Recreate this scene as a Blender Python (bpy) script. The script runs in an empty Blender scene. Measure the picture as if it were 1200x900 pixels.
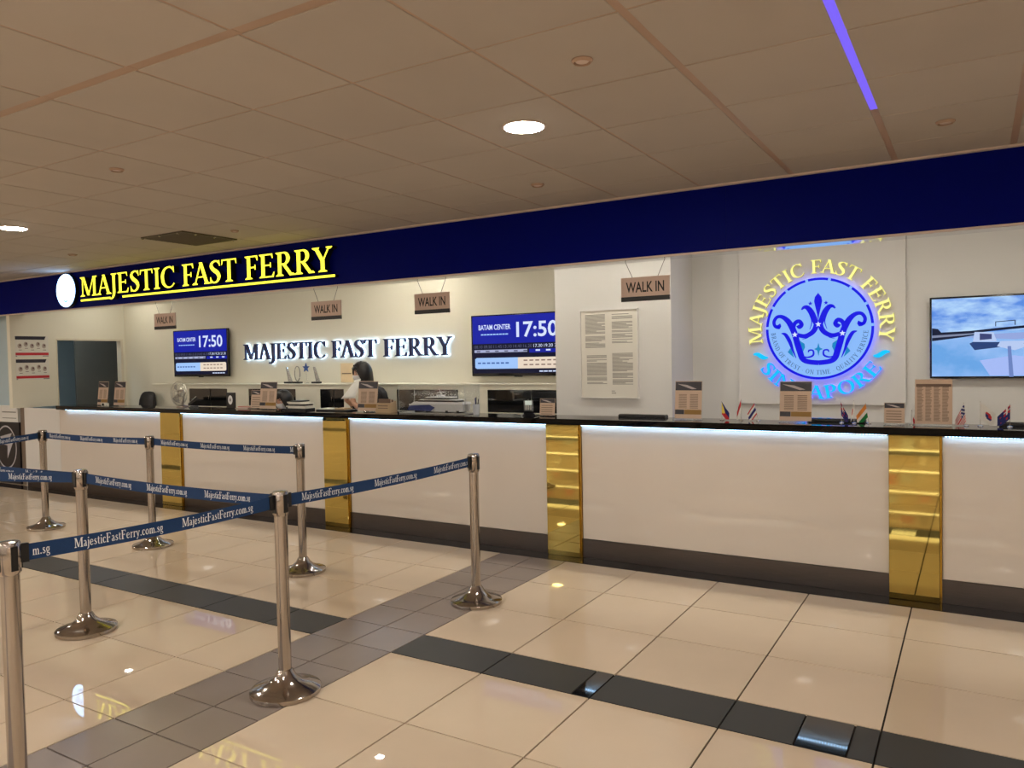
import bpy, bmesh, math, random
from mathutils import Vector, Matrix
random.seed(7)
S = bpy.context.scene
COL = S.collection
PI = math.pi

# ------------------------------------------------------------------ camera, world, exposure
EYE = 1.579
cam_d = bpy.data.cameras.new('camera'); cam = bpy.data.objects.new('camera', cam_d); COL.objects.link(cam)
cam_d.sensor_width = 36.0; cam_d.lens = 36.0 * 901.5 / 1200; cam_d.clip_start = .05; cam_d.clip_end = 200
cr = Vector((0.85697804, 0.51497171, -0.01981851)); cu = Vector((0.00036190, 0.03785483, 0.99928318)); cf = Vector((-0.5153528, 0.85637092, -0.03225439))
mw = Matrix.Identity(4)
for i in range(3):
    mw[i][0] = cr[i]; mw[i][1] = cu[i]; mw[i][2] = -cf[i]
mw[2][3] = EYE
cam.matrix_world = mw
S.camera = cam
S.view_settings.view_transform = 'Standard'; S.view_settings.look = 'None'
S.view_settings.gamma = 1.0; S.view_settings.use_curve_mapping = False
S.view_settings.exposure = 0.0
S.cycles.use_denoising = True
S.cycles.max_bounces = 10; S.cycles.diffuse_bounces = 5; S.cycles.glossy_bounces = 5; S.cycles.transmission_bounces = 8
S.cycles.sample_clamp_indirect = 6.0
world = bpy.data.worlds.new('world'); S.world = world; world.use_nodes = True
world.node_tree.nodes['Background'].inputs[0].default_value = (.9, .78, .65, 1)
world.node_tree.nodes['Background'].inputs[1].default_value = .05
HALL_LAMP = 215.0      # strength of each round hall downlight
OFFICE_LAMP = 330.0    # strength of each square office lamp

# ------------------------------------------------------------------ colours and materials
def lin(c):
    c /= 255.0
    return c / 12.92 if c <= .04045 else ((c + .055) / 1.055) ** 2.4
def rgb(r, g, b): return (lin(r), lin(g), lin(b), 1)
MATS = {}
def mat(name, col, rough=.5, metal=0, emit=None, es=0, vary=.04, scale=6, bump=0, coat=0, spec=None, stretch=None, alpha=None, trans=0):
    if name in MATS: return MATS[name]
    m = bpy.data.materials.new(name); m.use_nodes = True
    nt = m.node_tree; b = nt.nodes['Principled BSDF']
    b.inputs['Roughness'].default_value = rough; b.inputs['Metallic'].default_value = metal
    b.inputs['Coat Weight'].default_value = coat; b.inputs['Coat Roughness'].default_value = .03
    if spec is not None: b.inputs['Specular IOR Level'].default_value = spec
    if trans: b.inputs['Transmission Weight'].default_value = trans
    if vary or bump:
        tc = nt.nodes.new('ShaderNodeTexCoord'); mp = nt.nodes.new('ShaderNodeMapping')
        nt.links.new(tc.outputs['Object'], mp.inputs['Vector'])
        if stretch: mp.inputs['Scale'].default_value = stretch
        n = nt.nodes.new('ShaderNodeTexNoise'); n.inputs['Scale'].default_value = scale; n.inputs['Detail'].default_value = 4
        nt.links.new(mp.outputs[0], n.inputs['Vector'])
        r = nt.nodes.new('ShaderNodeValToRGB')
        r.color_ramp.elements[0].position = .3; r.color_ramp.elements[1].position = .7
        r.color_ramp.elements[0].color = tuple(c * (1 - vary) for c in col[:3]) + (1,)
        r.color_ramp.elements[1].color = tuple(min(1, c * (1 + vary)) for c in col[:3]) + (1,)
        nt.links.new(n.outputs['Fac'], r.inputs['Fac']); nt.links.new(r.outputs['Color'], b.inputs['Base Color'])
        if bump:
            bp = nt.nodes.new('ShaderNodeBump'); bp.inputs['Strength'].default_value = bump; bp.inputs['Distance'].default_value = .01
            nt.links.new(n.outputs['Fac'], bp.inputs['Height']); nt.links.new(bp.outputs['Normal'], b.inputs['Normal'])
    else:
        b.inputs['Base Color'].default_value = col
    if emit:
        b.inputs['Emission Color'].default_value = emit; b.inputs['Emission Strength'].default_value = es
    MATS[name] = m
    return m
def glow(name, col, es=1.0, base=None):
    return mat(name, base or (.01, .01, .01, 1), .6, 0, col, es, vary=0, spec=.1)
def clear_mat(name, tint=(.97, .98, .98, 1), amount=.025, rough=.05):
    m = bpy.data.materials.new(name); m.use_nodes = True; nt = m.node_tree
    for n in list(nt.nodes): nt.nodes.remove(n)
    out = nt.nodes.new('ShaderNodeOutputMaterial'); mx = nt.nodes.new('ShaderNodeMixShader')
    t = nt.nodes.new('ShaderNodeBsdfTransparent'); t.inputs[0].default_value = tint
    g = nt.nodes.new('ShaderNodeBsdfGlossy'); g.inputs['Roughness'].default_value = rough; g.inputs[0].default_value = (.9, .9, .9, 1)
    lw = nt.nodes.new('ShaderNodeLayerWeight'); lw.inputs[0].default_value = .35
    mth = nt.nodes.new('ShaderNodeMath'); mth.operation = 'MULTIPLY_ADD'; mth.inputs[1].default_value = .3; mth.inputs[2].default_value = amount
    nt.links.new(lw.outputs['Fresnel'], mth.inputs[0]); nt.links.new(mth.outputs[0], mx.inputs[0])
    nt.links.new(t.outputs[0], mx.inputs[1]); nt.links.new(g.outputs[0], mx.inputs[2]); nt.links.new(mx.outputs[0], out.inputs[0])
    MATS[name] = m
    return m

def tile_mat(name, c, rough, vary, veins=0.0, coat=0, spec=.5, bumpd=.0):
    m = mat(name, c, rough, vary=vary, scale=2.2, coat=coat, spec=spec)
    nt = m.node_tree; b = nt.nodes['Principled BSDF']
    n = [x for x in nt.nodes if x.type == 'TEX_NOISE'][0]
    g = nt.nodes.new('ShaderNodeNewGeometry')
    mp = [x for x in nt.nodes if x.type == 'MAPPING'][0]
    nt.links.new(g.outputs['Position'], mp.inputs['Vector'])       # the clouding runs on over the joints
    oi = nt.nodes.new('ShaderNodeObjectInfo'); hs = nt.nodes.new('ShaderNodeHueSaturation')
    mr = nt.nodes.new('ShaderNodeMapRange'); mr.inputs[3].default_value = 1 - vary; mr.inputs[4].default_value = 1 + vary
    nt.links.new(oi.outputs['Random'], mr.inputs[0]); nt.links.new(mr.outputs[0], hs.inputs['Value'])
    r = [x for x in nt.nodes if x.type == 'VALTORGB'][0]
    nt.links.new(r.outputs['Color'], hs.inputs['Color']); nt.links.new(hs.outputs['Color'], b.inputs['Base Color'])
    return m

M_tile = tile_mat('polished_beige_tile', rgb(216, 197, 172), .012, .03, spec=.6)
M_grey = tile_mat('grey_tile', rgb(140, 128, 120), .22, .05, spec=.5)
M_black = tile_mat('charcoal_tile', rgb(60, 60, 58), .4, .05, spec=.25)
M_plate = tile_mat('mirror_black_tile', rgb(26, 28, 32), .04, .02, spec=.9)
M_granite = tile_mat('black_granite', rgb(20, 18, 18), .12, .1, spec=.3)
M_grout = mat('dark_grout', rgb(34, 25, 20), .95)
M_ceil = tile_mat('ceiling_tile', rgb(182, 174, 165), .85, .025, spec=.2)
M_tee = mat('ceiling_tee', rgb(176, 150, 130), .5, vary=.03)
M_trimw = mat('trim_white', rgb(205, 188, 178), .5)
M_wall = mat('painted_wall', rgb(226, 222, 204), .75, vary=.015, scale=1.5)
M_wallw = mat('painted_wall_cool', rgb(218, 217, 213), .75, vary=.015, scale=1.5)
M_panelw = mat('white_laminate', rgb(222, 220, 216), .5, vary=.015, scale=1.5)
M_glassw = mat('back_painted_glass', rgb(220, 211, 200), .04, vary=.015, scale=1.0, coat=.3)
M_gold = mat('mirror_gold', rgb(208, 188, 110), .03, 1, vary=.01)
M_golde = mat('gold_edge', rgb(190, 150, 60), .2, 1, vary=.02)
M_steel = mat('brushed_steel', rgb(176, 166, 156), .3, 1, vary=.06, scale=20, stretch=(1, 1, 30))
M_skirt = mat('brushed_steel_skirt', rgb(98, 92, 90), .34, 1, vary=.1, scale=8, stretch=(1, 1, 40))
M_pol = mat('polished_steel', rgb(178, 170, 163), .13, 1, vary=.03, scale=30, stretch=(6, 6, .3))
M_blackp = mat('black_plastic', rgb(20, 20, 22), .4)
M_blackg = mat('black_gloss', rgb(10, 10, 14), .08, vary=.02)
M_slab = mat('black_polished_stone', rgb(7, 7, 9), .03, vary=.2, scale=60, spec=.3)
M_navy = mat('navy_laminate', rgb(0, 9, 104), .5, spec=.05, vary=.03)
M_belt = mat('navy_webbing', rgb(10, 50, 94), .85, vary=.08, scale=180)
M_white = mat('white_print', rgb(236, 236, 236), .6, vary=0)
M_letterw = mat('belt_lettering', rgb(225, 228, 232), .7, vary=0)
M_ink = mat('black_ink', rgb(26, 24, 26), .6, vary=0)
M_greyink = mat('grey_ink', rgb(140, 138, 130), .6, vary=0)
M_brownink = mat('brown_ink', rgb(112, 92, 78), .6, vary=0)
M_paper = mat('paper', rgb(222, 219, 208), .7, vary=.01)
M_leaf = mat('leaflet_beige', rgb(205, 180, 158), .6, vary=.03)
M_leafh = mat('leaflet_header', rgb(38, 34, 44), .35, vary=.3, scale=30)
M_leafg = mat('leaflet_gold_band', rgb(150, 112, 44), .5, vary=.1)
M_leafs = mat('leaflet_hull', rgb(190, 180, 180), .5, vary=.1)
M_sign = mat('sign_plate', rgb(200, 176, 162), .5, vary=.02)
M_red = mat('red_print', rgb(190, 38, 48), .5, vary=.03)
M_cord = mat('sign_cord', rgb(90, 85, 80), .6)
M_bluew = mat('blue_grey_wall', rgb(176, 196, 204), .6, vary=.02)
M_greyw = mat('grey_partition', rgb(112, 112, 106), .5, vary=.03)
M_skin = mat('skin', rgb(206, 160, 134), .5, vary=.04, scale=20)
M_hair = mat('black_hair', rgb(20, 16, 16), .35, vary=.3, scale=60, stretch=(1, 1, .1))
M_mask = mat('white_mask', rgb(232, 232, 234), .7, vary=.02)
M_jacket = mat('black_jacket', rgb(24, 23, 27), .75, vary=.1)
M_trouser = mat('dark_trousers', rgb(30, 30, 38), .8, vary=.1)
M_shoe = mat('black_shoe', rgb(15, 14, 14), .35)
M_mesh = mat('chair_fabric', rgb(44, 26, 26), .8, vary=.2, scale=40)
M_clear = clear_mat('clear_acrylic')
M_frost = clear_mat('frosted_crystal', (.75, .78, .84, 1), .25, .1)
M_dglass = mat('dark_glass', rgb(16, 18, 20), .05, vary=.05, spec=.9)
M_mirror = mat('glossy_soffit', rgb(215, 215, 222), .05, 1, vary=.01)
M_hallwall = mat('hall_wall', rgb(214, 200, 184), .7, vary=.03)
M_hulln = mat('ship_hull_blue', rgb(34, 52, 120), .3)
M_hullw = mat('ship_hull_white', rgb(226, 226, 228), .3, vary=.01)
M_chrome = mat('chrome', rgb(215, 215, 215), .12, 1, vary=0)
M_kraft = mat('kraft_print', rgb(188, 162, 128), .6, vary=.06)
M_vent = mat('vent_grey', rgb(84, 76, 60), .6, vary=.05)

G_lamp = glow('lamp_warm', (1, .93, .84, 1), HALL_LAMP)
G_office = glow('lamp_office', (1, .94, .82, 1), OFFICE_LAMP)
G_yel = glow('sign_yellow', rgb(255, 244, 62), 2.0)
G_yel2 = glow('logo_yellow', rgb(255, 250, 150), 1.05)
G_disc = glow('sign_disc', (.36, .6, 1, 1), 6.5)
G_led = glow('led_cool', (.42, .68, 1, 1), 15)
G_halo = glow('halo_cool', (.5, .72, 1, 1), 7)
G_discb = glow('logo_disc_blue', rgb(140, 190, 255), .95)
G_blue = glow('logo_deep_blue', rgb(8, 10, 224), 1.0)
G_cyan = glow('logo_cyan', rgb(0, 186, 250), 1.15)
G_teal = glow('logo_teal', rgb(20, 140, 205), .9)
G_vhalo = glow('logo_violet_halo', rgb(70, 60, 255), 13)
G_violet = glow('violet_sheen', rgb(120, 96, 240), 1.1)
G_scr = glow('screen_blue', rgb(10, 28, 168), .9)
G_scrd = glow('screen_navy', rgb(8, 12, 50), .7)
G_scrw = glow('screen_white', rgb(214, 226, 255), 1.0)
G_scrl = glow('screen_light_blue', rgb(160, 198, 250), 1.0)
G_scrc = glow('screen_cream', rgb(238, 220, 200), .95)
G_scrg = glow('screen_grey', rgb(96, 100, 130), .8)
G_scrt = glow('screen_text_blue', rgb(70, 110, 190), .8)

# ------------------------------------------------------------------ mesh builder
class MB:
    def __init__(s): s.v = []; s.f = []; s.m = []; s.cur = 0
    def face(s, ids): s.f.append(tuple(ids)); s.m.append(s.cur)
    def mesh(s, verts, faces):
        k = len(s.v); s.v += [tuple(v) for v in verts]
        for f in faces: s.face([i + k for i in f])
    def box(s, x0, x1, y0, y1, z0, z1, bev=0):
        if bev:
            b = min(bev, (x1-x0)*.49, (y1-y0)*.49, (z1-z0)*.49)
            vs = []; idx = {}
            for i, x in enumerate((x0, x1)):
                for j, y in enumerate((y0, y1)):
                    for k, z in enumerate((z0, z1)):
                        sx, sy, sz = (1-2*i)*b, (1-2*j)*b, (1-2*k)*b
                        for a, p in enumerate(((x, y+sy, z+sz), (x+sx, y, z+sz), (x+sx, y+sy, z))):
                            idx[(i, j, k, a)] = len(vs); vs.append(p)
            fs = []
            q = lambda *t: fs.append([idx[a] for a in t])
            for i in (0, 1):
                q((i,0,0,0),(i,1,0,0),(i,1,1,0),(i,0,1,0)); q((0,i,0,1),(1,i,0,1),(1,i,1,1),(0,i,1,1)); q((0,0,i,2),(1,0,i,2),(1,1,i,2),(0,1,i,2))
            for i in (0, 1):
                for j in (0, 1):
                    q((i,j,0,0),(i,j,1,0),(i,j,1,1),(i,j,0,1)); q((i,0,j,0),(i,1,j,0),(i,1,j,2),(i,0,j,2)); q((0,i,j,1),(1,i,j,1),(1,i,j,2),(0,i,j,2))
                    for k in (0, 1): q((i,j,k,0),(i,j,k,1),(i,j,k,2))
            s.mesh(vs, fs); return s
        s.mesh([(x0,y0,z0),(x1,y0,z0),(x1,y1,z0),(x0,y1,z0),(x0,y0,z1),(x1,y0,z1),(x1,y1,z1),(x0,y1,z1)],
               [(3,2,1,0),(4,5,6,7),(0,1,5,4),(1,2,6,5),(2,3,7,6),(3,0,4,7)]); return s
    def lathe(s, prof, c=(0, 0, 0), n=24, axis='z'):
        vs = []; fs = []
        for r, h in prof:
            for k in range(n):
                a = 2*PI*k/n; p = (r*math.cos(a), r*math.sin(a), h)
                if axis == 'y': p = (p[0], p[2], p[1])
                if axis == 'x': p = (p[2], p[0], p[1])
                vs.append((c[0]+p[0], c[1]+p[1], c[2]+p[2]))
        for i in range(len(prof)-1):
            for k in range(n):
                k2 = (k+1) % n; fs.append((i*n+k, i*n+k2, (i+1)*n+k2, (i+1)*n+k))
        fs.append(tuple(range(n))[::-1]); fs.append(tuple((len(prof)-1)*n+k for k in range(n)))
        s.mesh(vs, fs); return s
    def tube(s, pts, r, n=8, closed=False):
        pts = [Vector(p) for p in pts]; vs = []; fs = []; m = len(pts)
        for i, p in enumerate(pts):
            if closed: t = pts[(i+1) % m]-pts[i-1]
            else: t = pts[min(i+1, m-1)]-pts[max(i-1, 0)]
            t.normalize(); up = Vector((0, 0, 1)) if abs(t.z) < .95 else Vector((1, 0, 0))
            a = t.cross(up).normalized(); b = t.cross(a).normalized()
            rr = r[i] if isinstance(r, (list, tuple)) else r
            for k in range(n):
                q = 2*PI*k/n; vs.append(p + a*math.cos(q)*rr + b*math.sin(q)*rr)
        for i in range(m if closed else m-1):
            j = (i+1) % m
            for k in range(n):
                k2 = (k+1) % n; fs.append((i*n+k, i*n+k2, j*n+k2, j*n+k))
        if not closed: fs.append(tuple(range(n))[::-1]); fs.append(tuple((m-1)*n+k for k in range(n)))
        s.mesh(vs, fs); return s
    # 2D outlines carried into space by mp(u, v, depth)
    def poly(s, pts, mp, d0=0.0, d1=None):
        n = len(pts)
        if d1 is None:
            s.mesh([mp(u, v, d0) for u, v in pts], [tuple(range(n))]); return s
        vs = [mp(u, v, d1) for u, v in pts] + [mp(u, v, d0) for u, v in pts]
        fs = [tuple(range(n)), tuple(range(2*n-1, n-1, -1))] + [(i, i+n, (i+1) % n+n, (i+1) % n) for i in range(n)]
        s.mesh(vs, fs); return s
    def rib(s, L, R, mp, d0=0.0, d1=None, closed=False):
        n = len(L); m = n if closed else n-1
        if d1 is None:
            s.mesh([mp(*p, d0) for p in L+R], [(i, (i+1) % n, (i+1) % n+n, i+n) for i in range(m)]); return s
        vs = [mp(*p, d1) for p in L+R] + [mp(*p, d0) for p in L+R]; fs = []
        for i in range(m):
            j = (i+1) % n
            fs += [(i, j, j+n, i+n), (j+2*n, i+2*n, i+3*n, j+3*n), (j, i, i+2*n, j+2*n), (i+n, j+n, j+3*n, i+3*n)]
        if not closed: fs += [(0, n, 3*n, 2*n), (n-1, 3*n-1, 4*n-1, 2*n-1)]
        s.mesh(vs, fs); return s
    def disc(s, c, r, mp, d0, d1=None, n=48): return s.poly([(c[0]+r*math.cos(2*PI*k/n), c[1]+r*math.sin(2*PI*k/n)) for k in range(n)], mp, d0, d1)

OFF = {}
def empty(name, loc, label=None, cat=None, group=None, kind=None):
    o = bpy.data.objects.new(name, None); COL.objects.link(o); o.location = loc; o.empty_display_size = .05
    OFF[o.name] = Vector(loc); tag(o, label, cat, group, kind); return o
def tag(o, label=None, cat=None, group=None, kind=None):
    if label: o['label'] = label
    if cat: o['category'] = cat
    if group: o['group'] = group
    if kind: o['kind'] = kind
    return o
def build(name, mb, mats, parent=None, label=None, cat=None, group=None, kind=None, smooth=False, origin=None, fix=True):
    """one mesh object from world-space geometry; origin moves to its own base when it is top-level"""
    if not isinstance(mats, (list, tuple)): mats = [mats]
    off = OFF[parent.name] if parent else (Vector(origin) if origin is not None else None)
    if off is None:
        xs = [v[0] for v in mb.v]; ys = [v[1] for v in mb.v]; zs = [v[2] for v in mb.v]
        off = Vector(((min(xs)+max(xs))/2, (min(ys)+max(ys))/2, min(zs)))
    me = bpy.data.meshes.new(name)
    me.from_pydata([tuple(Vector(v)-off) for v in mb.v], [], mb.f)
    for m in mats: me.materials.append(m)
    me.polygons.foreach_set('material_index', mb.m)
    if fix:
        bm = bmesh.new(); bm.from_mesh(me)
        bmesh.ops.recalc_face_normals(bm, faces=bm.faces); bm.to_mesh(me); bm.free()
    if smooth:
        me.polygons.foreach_set('use_smooth', [True]*len(me.polygons))
        me.set_sharp_from_angle(angle=math.radians(38))
    me.update()
    o = bpy.data.objects.new(name, me); COL.objects.link(o)
    if parent: o.parent = parent
    else: o.location = off
    OFF[o.name] = off.copy()
    return tag(o, label, cat, group, kind)
def dup(root, dx=(0, 0, 0), label=None, group=None, parent=None, skip=()):
    c = root.copy(); COL.objects.link(c)
    if parent: c.parent = parent
    else: c.location = root.location + Vector(dx)
    OFF[c.name] = OFF[root.name] + Vector(dx)
    if label: c['label'] = label
    if group: c['group'] = group
    for ch in list(root.children):
        if ch.name.split('.')[0] not in skip: dup(ch, (0, 0, 0), parent=c)
    return c

# ------------------------------------------------------------------ a serif alphabet made of strokes
T, H_, SF = .162, .06, .05
def cat_rom(P, n=6, closed=False):
    out = []; m = len(P)
    rng = range(m) if closed else range(m-1)
    for i in rng:
        g = (lambda k: P[k % m]) if closed else (lambda k: P[max(0, min(m-1, k))])
        p0, p1, p2, p3 = g(i-1), g(i), g(i+1), g(i+2)
        for k in range(n):
            t = k/n
            out.append(tuple(.5*((2*b)+(-a+c)*t+(2*a-5*b+4*c-d)*t*t+(-a+3*b-3*c+d)*t**3) for a, b, c, d in zip(p0, p1, p2, p3)))
    if not closed: out.append(tuple(P[-1]))
    return out
def brush(P, closed=False, n=6):
    """P: (x, y, width) points; returns a ribbon"""
    Q = cat_rom(P, n, closed); L = []; R = []; m = len(Q)
    for i, q in enumerate(Q):
        a = Q[(i-1) % m] if closed else Q[max(0, i-1)]; b = Q[(i+1) % m] if closed else Q[min(m-1, i+1)]
        dx, dy = b[0]-a[0], b[1]-a[1]; l = math.hypot(dx, dy) or 1; w = max(q[2], .004)/2
        L.append((q[0]-dy/l*w, q[1]+dx/l*w)); R.append((q[0]+dy/l*w, q[1]-dx/l*w))
    return ('r', L, R, closed)
def V(x, y0, y1, w=T): return ('p', [(x-w/2, y0), (x+w/2, y0), (x+w/2, y1), (x-w/2, y1)])
def HZ(x0, x1, y, w=H_): return ('p', [(x0, y-w/2), (x1, y-w/2), (x1, y+w/2), (x0, y+w/2)])
def D(x0, y0, x1, y1, w=T): return ('p', [(x0-w/2, y0), (x0+w/2, y0), (x1+w/2, y1), (x1-w/2, y1)])
def SB(x, w=.34, y=0): return ('p', [(x-w/2, y), (x+w/2, y), (x+w/2, y+SF*.7), (x+w*.22, y+SF*1.9), (x-w*.22, y+SF*1.9), (x-w/2, y+SF*.7)])
def ST(x, w=.34, y=1): return ('p', [(x-w/2, y), (x-w/2, y-SF*.7), (x-w*.22, y-SF*1.9), (x+w*.22, y-SF*1.9), (x+w/2, y-SF*.7), (x+w/2, y)])
def TR(*p): return ('p', list(p))
def bowl(x, yc, rx, ry, w=T, a0=-90, a1=90):
    P = []
    for k in range(9):
        a = math.radians(a0+(a1-a0)*k/8); P.append((x+rx*math.cos(a), yc+ry*math.sin(a), H_+(w-H_)*abs(math.cos(a))**1.3))
    return brush(P, n=3)
def ring(xc, yc, rx, ry, w=T):
    P = []
    for k in range(12):
        a = 2*PI*k/12; P.append((xc+rx*math.cos(a), yc+ry*math.sin(a), H_+(w-H_)*abs(math.cos(a))**1.3))
    return brush(P, closed=True, n=3)
GL = {
 'M': (1.12, [V(.16,0,1,H_*1.2), D(.22,1,.55,.04,T), D(.55,.04,.9,1,H_*1.1), V(.95,0,1,T), SB(.16,.3), SB(.95,.34), ST(.15,.28), ST(.98,.28)]),
 'A': (.86, [D(.11,0,.43,1,H_*1.2), D(.42,1,.74,0,T*1.05), HZ(.22,.62,.34), SB(.11,.28), SB(.75,.32)]),
 'J': (.44, [('r',)+brush([(.24,1,T),(.24,.4,T),(.24,.05,T),(.17,-.16,T*.75),(.04,-.24,H_*1.2),(-.06,-.2,H_*1.6)])[1:], ST(.24,.36)]),
 'E': (.74, [V(.18,0,1), HZ(.18,.62,1-H_/2), HZ(.18,.54,.52), HZ(.18,.66,H_/2), TR((.62,1),(.54,1),(.6,.8),(.64,.8)), TR((.66,0),(.56,0),(.66,.22),(.7,.22)), TR((.5,.42),(.55,.42),(.55,.63),(.5,.63)), SB(.16,.3), ST(.16,.3)]),
 'S': (.62, [brush([(.54,.82,H_),(.46,.94,H_*1.3),(.32,.975,H_*1.2),(.17,.9,.11),(.13,.76,T),(.24,.6,T*1.1),(.42,.46,T*1.15),(.51,.28,T),(.44,.1,.11),(.3,.025,H_*1.2),(.16,.06,H_*1.3),(.08,.2,H_)]), TR((.5,1),(.55,1),(.57,.74),(.53,.74)), TR((.06,.28),(.1,.28),(.12,.0),(.07,.0))]),
 'T': (.8, [V(.4,0,1), HZ(.06,.74,1-H_/2), TR((.04,1),(.12,1),(.06,.77),(.02,.77)), TR((.76,1),(.68,1),(.74,.77),(.78,.77)), SB(.4,.36)]),
 'I': (.38, [V(.19,0,1), SB(.19,.34), ST(.19,.34)]),
 'C': (.84, [brush([(.74,.8,H_),(.62,.94,H_*1.4),(.46,.975,H_*1.1),(.26,.89,.11),(.14,.68,T),(.12,.48,T*1.05),(.17,.24,T*.95),(.32,.07,.1),(.5,.025,H_*1.1),(.66,.08,H_),(.77,.2,H_)]), TR((.71,1),(.76,1),(.78,.7),(.74,.7))]),
 'F': (.66, [V(.18,0,1), HZ(.18,.58,1-H_/2), HZ(.18,.5,.5), TR((.6,1),(.5,1),(.58,.78),(.62,.78)), TR((.46,.39),(.51,.39),(.51,.61),(.46,.61)), SB(.18,.34), ST(.16,.3)]),
 'R': (.82, [V(.18,0,1), HZ(.18,.36,1-H_/2), HZ(.18,.38,.5), bowl(.36,.735,.2,.24), D(.36,.5,.7,0,T), SB(.18,.34), ST(.16,.3), SB(.74,.24)]),
 'Y': (.82, [D(.14,1,.42,.44,T), D(.44,.46,.7,1,H_*1.2), V(.42,0,.48), SB(.42,.36), ST(.14,.3), ST(.7,.26)]),
 'N': (.96, [V(.16,0,1,H_*1.2), D(.19,1,.78,.02,T), V(.8,0,1,H_*1.2), SB(.16,.28), ST(.13,.26), ST(.8,.28)]),
 'G': (.9, [brush([(.74,.8,H_),(.62,.94,H_*1.4),(.46,.975,H_*1.1),(.26,.89,.11),(.14,.68,T),(.12,.48,T*1.05),(.17,.24,T*.95),(.32,.07,.1),(.5,.025,H_*1.1),(.64,.04,H_),(.74,.1,H_)]), V(.75,.05,.42), ST(.75,.32,.44), TR((.7,1),(.75,1),(.77,.72),(.73,.72))]),
 'P': (.7, [V(.18,0,1), HZ(.18,.36,1-H_/2), HZ(.18,.38,.46), bowl(.36,.715,.2,.26), SB(.18,.36), ST(.16,.3)]),
 'O': (.94, [ring(.47,.5,.35,.475)]),
 'Q': (.94, [ring(.47,.5,.35,.475), brush([(.48,.06,.06),(.62,-.1,.1),(.82,-.2,.12),(.98,-.16,.04)])]),
 'B': (.76, [V(.18,0,1), HZ(.18,.36,1-H_/2), HZ(.18,.38,.53), HZ(.18,.38,H_/2), bowl(.36,.75,.18,.225), bowl(.36,.28,.24,.255), ST(.16,.3), SB(.16,.3)]),
 'D': (.9, [V(.18,0,1), HZ(.18,.4,1-H_/2), HZ(.18,.4,H_/2), bowl(.38,.5,.36,.475), ST(.16,.3), SB(.16,.3)]),
 'U': (.88, [brush([(.2,1,T),(.2,.4,T),(.24,.14,T*.8),(.42,.03,.08),(.6,.1,H_),(.7,.3,H_),(.7,1,H_)]), ST(.2,.34), ST(.7,.28)]),
 'L': (.68, [V(.18,0,1), HZ(.18,.6,H_/2), TR((.6,0),(.52,0),(.62,.24),(.66,.24)), SB(.16,.3), ST(.18,.34)]),
 'V': (.84, [D(.14,1,.42,0,T), D(.44,0,.7,1,H_*1.2), ST(.14,.3), ST(.7,.26)]),
 'a': (.5, [brush([(.1,.52,.08),(.2,.61,H_),(.32,.57,.08),(.36,.42,.12),(.36,.14,.12),(.4,.04,.08),(.48,.06,.05)]), brush([(.36,.38,H_),(.2,.32,H_),(.11,.18,.11),(.16,.05,.08),(.28,.05,H_),(.36,.14,H_)])]),
 'j': (.26, [brush([(.15,.62,.12),(.15,.2,.12),(.14,-.12,.11),(.05,-.26,.06),(-.04,-.26,.07)]), TR((.04,.62),(.2,.64),(.2,.57),(.05,.57)), TR((.08,.8),(.22,.8),(.22,.93),(.08,.93))]),
 'e': (.52, [brush([(.1,.34,H_),(.42,.36,H_),(.4,.52,.07),(.28,.61,H_),(.14,.52,.1),(.1,.3,.13),(.15,.1,.11),(.3,.03,H_*1.2),(.45,.14,H_)])]),
 's': (.42, [brush([(.34,.5,H_),(.24,.6,H_),(.13,.54,.08),(.13,.42,.11),(.28,.28,.12),(.34,.16,.1),(.24,.04,H_),(.1,.07,.06),(.07,.16,H_)])]),
 't': (.36, [brush([(.17,.82,.04),(.17,.6,.12),(.17,.16,.12),(.22,.04,.08),(.34,.08,.04)]), HZ(.04,.34,.6)]),
 'i': (.28, [V(.15,0,.6,.12), SB(.15,.26), TR((.04,.62),(.2,.64),(.2,.57),(.05,.57)), TR((.08,.8),(.22,.8),(.22,.93),(.08,.93))]),
 'c': (.46, [brush([(.4,.5,.1),(.28,.61,H_),(.14,.52,.1),(.1,.3,.13),(.15,.1,.11),(.28,.03,H_*1.2),(.42,.13,H_)])]),
 'r': (.4, [V(.15,0,.6,.12), SB(.15,.26), TR((.04,.62),(.2,.64),(.2,.57),(.05,.57)), brush([(.2,.44,H_),(.28,.58,H_*1.2),(.38,.56,.12)])]),
 'y': (.54, [D(.1,.6,.29,.02,.12), brush([(.44,.6,H_),(.28,.05,H_),(.2,-.18,H_*1.2),(.06,-.24,.1)]), ST(.1,.22,.62), ST(.44,.18,.62)]),
 'o': (.54, [ring(.27,.31,.18,.29,.12)]),
 'm': (.86, [V(.15,0,.6,.12), brush([(.18,.44,H_),(.3,.59,.06),(.42,.46,.12),(.43,0,.12)]), brush([(.46,.44,H_),(.58,.59,.06),(.7,.46,.12),(.71,0,.12)]), SB(.15,.24), SB(.43,.22), SB(.71,.24)]),
 'g': (.5, [ring(.22,.38,.14,.22,.1), brush([(.3,.56,.05),(.44,.6,.05)]), brush([(.14,.18,.05),(.12,.06,.07),(.34,.0,.09),(.42,-.12,.08),(.26,-.25,H_),(.08,-.2,.06),(.1,-.06,H_)])]),
 '.': (.24, [TR((.06,0),(.18,0),(.18,.13),(.06,.13))]),
 '-': (.3, [TR((.1,.3),(.2,.3),(.2,.42),(.1,.42))]),
 ' ': (.34, []),
}
KERN = {'FA': -.1, 'AS': -.03, 'AJ': -.04, 'RY': -.06, 'ST': -.02}
def set_text(txt, track=.02):
    x = 0; out = []
    for i, ch in enumerate(txt):
        w, pr = GL[ch]; out.append((ch, x, w, pr)); x += w+track + (KERN.get(txt[i:i+2], 0))
    return out, x-track
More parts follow.
